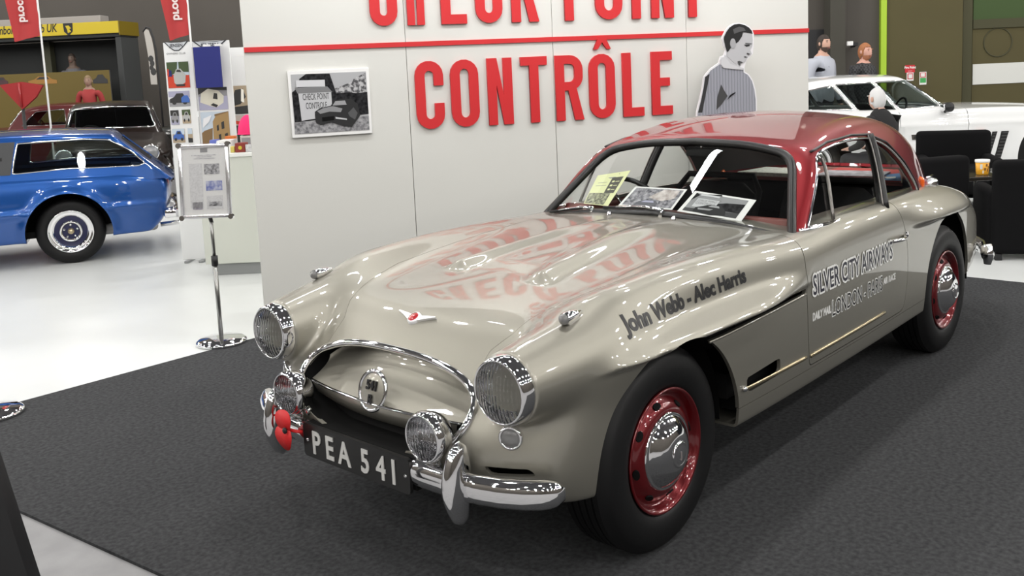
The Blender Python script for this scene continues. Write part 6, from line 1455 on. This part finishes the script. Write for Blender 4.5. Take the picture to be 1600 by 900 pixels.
rbox('totem_cap', (-abs(w1)-.01, -.035, zt_), (abs(w1)+.01, .035, zt_+.02), M_BLACK, sb, .004, 1)
# ---- red feather flags
M_FLAG = mat('red_flag_cloth', (.42, .035, .035), rough=.75); M_POLE = mat('white_pole', (.75, .75, .74), rough=.4)
def feather(label, upole, vbase, left, D, name='feather_flag'):
    """left: picture columns of the free edge at the frame top and at the lower hem"""
    sx_, zb_ = sz(upole, vbase, D); p = CAM_P+VH*D+RH*sx_
    r = thing(name, label, 'flag', (float(p[0]), float(p[1]), -.012), VR, 'red feather flags behind the blue estate')
    V, F = tube([(0, 0, 0), (0, 0, zb_), (0, 0, 3.2), (-.05, 0, 3.7), (-.2, 0, 3.95), (-.36, 0, 3.9)], .012, 8); obj('flag_pole', V, F, M_POLE, r, True)
    V, F = lathe([(0, .03), (.2, .02), (.22, 0), (0, 0)], 24, 'z'); obj('flag_base', V, F, M_BLACK, r, True)
    l0 = sz(left[0], 0, D)[0]-sx_; l1 = sz(left[1], vbase, D)[0]-sx_; z0_ = sz(0, 0, D)[1]
    rows = 26; Vv = []; nn = 9
    for i in range(rows+1):
        t = i/rows; z = zb_+(3.85-zb_)*t; w_ = -(l1+(l0-l1)*min((z-zb_)/(sz(upole, 0, D)[1]-zb_+1e-6), 1.6)); w_ *= 1 if z < 3.2 else max(.25, 1-((z-3.2)/.65)**2*.75)
        for j in range(nn):
            q = j/(nn-1); sag = -.06*q*(1-t)
            Vv.append((-w_*q, .022*math.sin(q*9+z*3)*q+.012*math.sin(z*7+q*4), z+sag))
    fl = obj('flag_cloth', Vv, [(i*nn+j, i*nn+j+1, (i+1)*nn+j+1, (i+1)*nn+j) for i in range(rows) for j in range(nn-1)], M_FLAG, r, True)
    V, F = text_mesh('broc-uk', .135, 1.0, .004, 0, 'LEFT'); 
    obj('flag_lettering', np.stack([V[:, 1]-abs(l1)*.66, np.full(len(V), -.035), V[:, 0]+zb_+.16], 1), F, mat('flag_white', (.72, .62, .60), rough=.7), fl)
    return r
feather('red feather flag on a white pole standing before the yellow fascia', 64, 54, (10.5, 21), 11.5)
feather('red feather flag on a white pole rising behind the winged photo boards', 297, 52, (253, 264), 11.0)
# ---- white feather banner further back
bD = 18.6; bx = sz(238, 130, bD)[0]; p = CAM_P+VH*bD+RH*bx
wf = thing('white_banner', 'tall white feather banner with dark print in front of the grey wall', 'banner', (float(p[0]), float(p[1]), -.012), VR)
Q = [(sz(u, v, bD)[0]-bx, sz(u, v, bD)[1]+.012) for u, v in ((225, 50), (228, 45.5), (232, 47), (237, 60), (241, 80), (246, 132), (236, 132), (232, 90))]
V, F = prism(Q, -.004, .004, 'xz'); obj('banner_cloth', V, F, mat('banner_white', (.42, .40, .37), rough=.7), wf)
V, F = tube([(Q[5][0]+.03, .02, 0), (Q[5][0]+.03, .02, Q[5][1]), (Q[4][0]+.03, .02, Q[4][1]), (Q[3][0]+.03, .02, Q[3][1]), (Q[2][0]+.02, .02, Q[2][1]+.03), (Q[1][0], .02, Q[1][1]+.04), (Q[0][0]-.02, .02, Q[0][1])], .018, 6); obj('banner_pole', V, F, M_BLACK, wf, True)
for (u, v, w_) in ((236, 92, .05), (238, 99, .045), (237, 106, .04), (240, 112, .055)):
    q = sz(u, v, bD); V, F = lathe([(w_, 0), (0, .001)], 12, 'y'); obj('banner_print', [(a+q[0]-bx, -.006-b, c*1.3+q[1]+.012) for a, b, c in V], F, INK['dark'], wf)
# ---- yellow-fascia club stand at the far side
yD = 21.7
def ys(u, v): a, z = sz(u, v, yD); return a, z+.012
o0 = ys(95, 100); p = CAM_P+VH*yD+RH*o0[0]
ysd = thing('club_stand', 'dark exhibition stand with yellow lettered fascia along its front', 'exhibition stand', (float(p[0]), float(p[1]), -.012), VR+math.radians(-4))
X = lambda u, v=60: ys(u, v)[0]-o0[0]
zf1, zf0 = ys(120, 36)[1], ys(120, 54.5)[1]
rbox('fascia', (X(-260), -.06, zf0), (X(191.5), .0, zf1), mat('stand_yellow', (.50, .38, .008), rough=.5), ysd, .004, 1)
rbox('fascia_end', (X(191.5), -.06, zf0-.05), (X(193), .9, zf1), mat('stand_yellow_dark', (.16, .11, .0), rough=.5), ysd, .002, 1)
rbox('roof_edge', (X(-260), .2, zf1), (X(155), .6, zf1+.16), mat('roof_grey', (.30, .28, .26), rough=.6), ysd, .01, 1)
rbox('canopy_roof', (X(-260), .0, zf0-.08), (X(191), .9, zf0-.001), mat('stand_black', (.016, .018, .018), rough=.7), ysd, .004, 1)
rbox('back_panel', (X(-260), .86, 0), (X(190), .9, zf0-.09), mat('stand_black'), ysd, .004, 1)
rbox('side_panel', (X(182), .02, 0), (X(191), .85, zf0-.09), mat('stand_grey', (.035, .038, .038), rough=.7), ysd, .004, 1)
rbox('stand_post', (X(40), .6, 0), (X(52), .8, zf0-.09), mat('stand_post', (.05, .05, .028), rough=.7), ysd, .004, 1)
V, F = text_mesh('Lamborghini Club UK', .30, .9, .006, 0, 'RIGHT', .22); V[:, 0] *= (X(92)-X(-17))/(V[:, 0].max()-V[:, 0].min()); V[:, 1] *= .85; obj('fascia_lettering', np.stack([V[:, 0]+X(92), np.full(len(V), -.062), V[:, 1]+zf0+.085], 1), F, M_BLACKPAINT, ysd)
sh = [(-.11, .13), (.11, .13), (.10, -.05), (0, -.15), (-.10, -.05)]
V, F = prism([(X(111)+a, (zf0+zf1)/2+b) for a, b in sh], -.066, -.0605, 'xz'); cr = obj('fascia_crest', V, F, M_BLACKPAINT, ysd)
V, F = prism([(X(111)+a*.72, (zf0+zf1)/2+b*.72) for a, b in [(-.08, .1), (.02, .11), (.1, .02), (.03, .0), (.09, -.08), (-.02, -.12), (-.03, -.02)]], -.069, -.0665, 'xz'); obj('crest_mark', V, F, mat('stand_yellow'), cr)
# yellow printed barrier in front of the stand
zb1, zb0 = ys(120, 112)[1], 0.0
bar = thing('printed_barrier', 'ochre barrier banner printed with cars in front of the club stand', 'banner', (float((p-VH*.35)[0]), float((p-VH*.35)[1]), -.012), VR+math.radians(-4))
rbox('banner_sheet', (X(-260), 0, .25), (X(178), .02, zb1), mat('ochre_banner', (.12, .085, .012), rough=.6), bar, .003, 1)
for x in (X(-120), X(20), X(177)): V, F = tube([(x, .03, 0), (x, .03, zb1)], .025, 8); obj('barrier_post', V, F, M_BLACK, bar, True)
def barcar(u0, u1, v0, v1, m):
    xa, xb = X(u0), X(u1); za, zc_ = ys(60, v1)[1], ys(60, v0)[1]
    V, F = prism([(xa+(xb-xa)*a, za+(zc_-za)*b) for a, b in CARSH], -.006, -.001, 'xz'); o_ = obj('printed_car', V, F, m, bar)
    V, F = prism([(xa+(xb-xa)*a, za+(zc_-za)*b) for a, b in [(.30, .6), (.42, .8), (.66, .8), (.72, .6)]], -.008, -.0065, 'xz'); obj('printed_window', V, F, INK['dark'], o_)
barcar(45, 96, 117, 136, mat('print_orange', (.30, .15, .03), rough=.5)); barcar(-8, 16, 116, 134, mat('print_plum', (.06, .025, .03), rough=.5)); barcar(150, 176, 118, 140, INK['dark'])
# visitors at that stand
pl_, _ = at_floor(137, 116, 20.5); zh = sz(137, 117, 20.5)[1]
person('person', 'fair-haired person in red top leaning by the dark red car', pl_, face_cam+math.radians(10), zh+.012, standing(zh+.012), reg(zh, mat('red_top', (.30, .03, .03), rough=.8), M_TROUSER, mat('skin_30', (.30, .19, .14), rough=.6)), ('fair', (.22, .15, .08)), face=(.30, .19, .14))
pl_, _ = at_floor(112, 78, 22.1); zh = sz(112, 80, 22.1)[1]
person('person', 'person in pale grey shirt standing inside the dark club stand', pl_, face_cam, zh+.012, standing(zh+.012), reg(zh, mat('grey_shirt', (.11, .11, .12), rough=.8), M_TROUSER, mat('skin_12', (.12, .08, .06), rough=.6)), ('dark', (.03, .02, .015)), face=(.12, .08, .06))
# ================================================================== papers and small things on the silver car
WSN = np.array([1, 0, 1.25]); WSP = np.array([-1.035, 0, .925])
def leaf_px(name, label, corners, draw, bend=.0):
    """sheet leaning against the inside of the windscreen; corners (tl, tr, br, bl) in picture coordinates"""
    def hit(u, v):
        P = onplane(u, v, WSP, WSN)
        for _ in range(3): P = onplane(u, v, WSP-np.array([.16*P[1]**2+.30*max(abs(P[1])-.42, 0)**2, 0, 0]), WSN)
        return P
    C = [hit(*c) for c in corners]; o_ = (C[2]+C[3])/2
    X_ = (C[2]-C[3]); X_ /= np.linalg.norm(X_); N_ = WSN/np.linalg.norm(WSN); N_ = N_-X_*(N_@X_); N_ /= np.linalg.norm(N_); Y_ = np.cross(N_, X_)
    if Y_[2] < 0: Y_ = -Y_; 
    r = thing(name, label, 'paper'); r.matrix_world = Matrix(((X_[0], Y_[0], N_[0], o_[0]), (X_[1], Y_[1], N_[1], o_[1]), (X_[2], Y_[2], N_[2], o_[2]), (0, 0, 0, 1)))
    loc = [((c-o_)@X_, (c-o_)@Y_) for c in C]
    def uvp(a, b): tl, tr, br, bl = map(np.array, loc); return tuple(bl*(1-a)*(1-b)+br*a*(1-b)+tr*a*b+tl*(1-a)*b)
    def piece(nm, poly, m, lay):
        P = [uvp(*q) for q in poly]; V, F = prism(P, .0004*lay, .0004*lay+.0003, 'xy'); return obj(nm, V, F, m, r)
    draw(piece, uvp, r); return r
PR = lambda a0, b0, a1, b1: [(a0, b0), (a1, b0), (a1, b1), (a0, b1)]
def d_yellow(p, uv, r):
    p('sheet', PR(0, 0, 1, 1), mat('pale_yellow_paper', (.72, .74, .42), rough=.6), 0); p('photo_print', PR(.03, .02, .80, .36), mat('paper_photo', (.05, .05, .04), rough=.5, noise=(60, (.42, .43, .28), 3)), 2); p('photo_print', PR(.55, .36, .90, .84), mat('paper_dark', (.07, .07, .055), rough=.5), 2)
    for b in (.44, .56, .68): p('print_mark', PR(.62, b, .70, b+.05), mat('pale_yellow_paper'), 4); p('print_mark', PR(.73, b+.01, .86, b+.03), mat('pale_yellow_paper'), 4)
    p('print_line', PR(.12, .60, .48, .615), INK['grey'], 2); p('print_line', PR(.15, .70, .45, .71), INK['grey'], 2); p('pin_hole', PR(.70, .93, .72, .95), INK['dark'], 2)
    p('print_mark', [(.40, .86), (.66, .86), (.58, .82), (.48, .82)], INK['grey'], 2)
def d_photo(p, uv, r):
    p('sheet', PR(0, 0, 1, 1), M_WHITE, 0); p('photo_print', PR(.05, .06, .96, .93), mat('crowd_photo', (.04, .04, .055), rough=.5, noise=(45, (.40, .39, .42), 4)), 2); p('print_shape', [(.42, .5), (.6, .9), (.9, .9), (.9, .5), (.7, .35)], mat('smoke_print', (.35, .30, .28), rough=.5, noise=(30, (.65, .60, .58), 3)), 4)
    p('print_shape', [(.3, .1), (.3, .26), (.42, .36), (.60, .36), (.68, .22), (.66, .1)], mat('print_car_grey', (.10, .10, .12), rough=.5), 5); p('print_shape', [(.36, .24), (.42, .33), (.57, .33), (.60, .24)], INK['lilac'], 7)
def d_check(p, uv, r):
    p('sheet', PR(0, 0, 1, 1), M_WHITE, 0); p('photo_print', PR(.06, .08, .90, .92), gray(.30), 2); p('print_shape', [(.06, .08), (.90, .08), (.90, .30), (.06, .22)], gray(.12), 3); p('print_shape', [(.45, .3), (.9, .3), (.9, .72), (.62, .66), (.5, .58)], mat('print_trees'), 3)
    p('print_shape', [(.06, .55), (.14, .85), (.06, .92)], gray(.02), 4); p('print_shape', PR(.15, .30, .50, .70), gray(.58), 5); p('print_shape', [(.13, .70), (.52, .70), (.48, .80), (.15, .80)], gray(.30), 6); p('print_shape', PR(.15, .82, .46, .90), gray(.6), 6); p('print_shape', [(.2, .90), (.46, .98), (.52, .80), (.48, .92)], gray(.02), 5)
    p('print_shape', [(.22, .10), (.22, .28), (.30, .36), (.40, .48), (.58, .48), (.68, .34), (.72, .12), (.5, .04)], gray(.055), 7); p('print_shape', [(.40, .38), (.44, .46), (.55, .46), (.58, .38)], gray(.4), 8); p('print_shape', [(.26, .28), (.5, .30), (.46, .22), (.28, .2)], gray(.32), 8)
    for t, b in (('CHECK POINT', .57), ('CONTROLE', .43)):
        a_ = np.array(uv(.17, b)); b_ = np.array(uv(.48, b)); V, F = text_mesh(t, .02, .9, 0, 0, 'LEFT'); k = (np.linalg.norm(b_-a_))/(V[:, 0].max()-V[:, 0].min()); d_ = (b_-a_)/np.linalg.norm(b_-a_); n2 = np.array([-d_[1], d_[0]])
        Q = a_+np.outer((V[:, 0]-V[:, 0].min())*k, d_)+np.outer(V[:, 1]*k, n2); obj('print_lettering', np.column_stack([Q, np.full(len(V), .0036)]), F, gray(.3), r)
leaf_px('leaflet', 'pale yellow leaflet leaning inside the windscreen of the silver car', [(934, 274), (985, 266), (950, 322), (912, 318)], d_yellow)
leaf_px('photo_print', 'black and white street photo lying inside the windscreen beside the leaflet', [(993, 291), (1074, 296), (1050, 328), (966, 321)], d_photo)
leaf_px('photo_print', 'black and white hut photo inside the windscreen by the bright pillar', [(1086, 298), (1182, 313), (1158, 346), (1058, 330)], d_check)
# ---- papers and a flag cushion on the parcel shelf
def shelf_item(name, label, cat, pts, z, m, th=.006):
    c_ = np.mean(np.array(pts), 0); r = thing(name, label, cat, (c_[0], c_[1], z)); V, F = prism([(a-c_[0], b-c_[1]) for a, b in pts], 0, th, 'xy'); obj('cover', V, F, m, r); return r
SZ_ = .9185
s1 = shelf_item('open_magazine', 'open magazine with grey photo pages on the rear shelf of the silver car', 'magazine', [(-2.50, .05), (-2.56, .40), (-2.80, .36), (-2.76, .02)], SZ_+.008, mat('magazine_page', (.55, .53, .56), rough=.5, noise=(25, (.25, .24, .27), 3)), .010)
s2 = shelf_item('newspaper', 'cream folded newspaper on the rear shelf near the partition', 'newspaper', [(-2.50, -.42), (-2.50, -.06), (-2.74, -.02), (-2.78, -.38)], SZ_+.0005, mat('newsprint', (.66, .66, .58), rough=.6, noise=(60, (.45, .45, .40), 3)), .02)
s3 = shelf_item('flag_cloth', 'red white and blue flag cloth spread on the rear shelf', 'cloth', [(-2.49, -.02), (-2.49, .53), (-2.70, .45), (-3.0, .33), (-3.0, -.02)], SZ_, mat('flag_red', (.42, .05, .04), rough=.8), .006)
for poly, m_, l_ in (([(-2.49, .44), (-2.49, .53), (-2.70, .45), (-2.82, .40), (-2.75, .36)], mat('flag_blue', (.10, .22, .42), rough=.8), 1), ([(-2.56, .43), (-2.60, .46), (-2.66, .44), (-2.62, .39)], mat('flag_white_cloth', (.70, .70, .62), rough=.8), 2)):
    V, F = prism([(a+2.734, b-.254) for a, b in poly], .0062+.0006*l_, .0066+.0006*l_, 'xy'); obj('flag_patch', V, F, m_, s3)
# ---- poppy on the overrider
pc = onplane(446, 671, (.775, 0, 0), (1, 0, 0)); pop = thing('paper_poppy', 'red paper poppy with black centre fixed to the chrome overrider', 'poppy', tuple(map(float, pc)), 0)
M_POP = mat('poppy_red', (.55, .010, .012), rough=.6)
for dz, dy, sc in ((.026, -.006, 1.0), (-.030, -.010, 1.05)):
    Vp = [(.004, dy, dz)]; n = 22
    for j in range(n): a = 2*PI*j/n; rr_ = (.042+.003*math.sin(3*a))*sc; Vp.append((.0+.005*math.cos(2*a), dy+rr_*1.05*math.cos(a), dz+rr_*math.sin(a)))
    o_ = obj('petal', Vp, [(0, 1+j, 1+(j+1) % n) for j in range(n)], M_POP, pop, True); md = o_.modifiers.new('thick', 'SOLIDIFY'); md.thickness = .0015
V, F = lathe([(.010, 0), (.011, .004), (.006, .008), (0, .008)], 16, 'x', (.006, .008, 0)); obj('poppy_button', V, F, M_BLACK, pop, True)
obj('poppy_stem', *tube([(-.005, .01, -.0), (-.02, .035, -.005), (-.035, .045, -.01)], .006, 8), M_POP, pop, True)
# ---- flood lamp arms above the partition
for i, (fs, fo, fz) in enumerate(FLOODS):
    e = bpy.data.objects.new('flood_lamp_arm', None); COL.objects.link(e); e.parent = part; e.location = (fs, 0, PH)
    V, F = tube([(0, .025, .0), (0, .02, .40), (0, -.3, .47), (0, -fo+.08, fz-PH+.10)], .014, 8); obj('arm', V, F, M_BLACK, e, True)
    o_ = MB().box((-.23, -.10, .012), (.23, .10, .06)).build('lamp_housing', M_BLACK, e, smooth=40, bevel=.01); o_.location = (0, -fo, fz-PH); o_.rotation_euler = (math.radians(35), 0, 0)
# ---- housings of the hall lamps, hung from the ceiling
V1, F1 = lathe([(.02, 9.6-LAMP_Z), (.03, .9), (.06, .7), (.10, .40), (.24, .24), (.30, .205)], 16, 'z')
me_h = mesh_of('lamp_shade', V1, F1, True); me_h.materials.append(M_BLACK)
for (lx, ly) in LAMPS:
    o_ = bpy.data.objects.new('lamp_housing', me_h); COL.objects.link(o_); o_.parent = ceil; o_.location = (lx, ly, LAMP_Z)
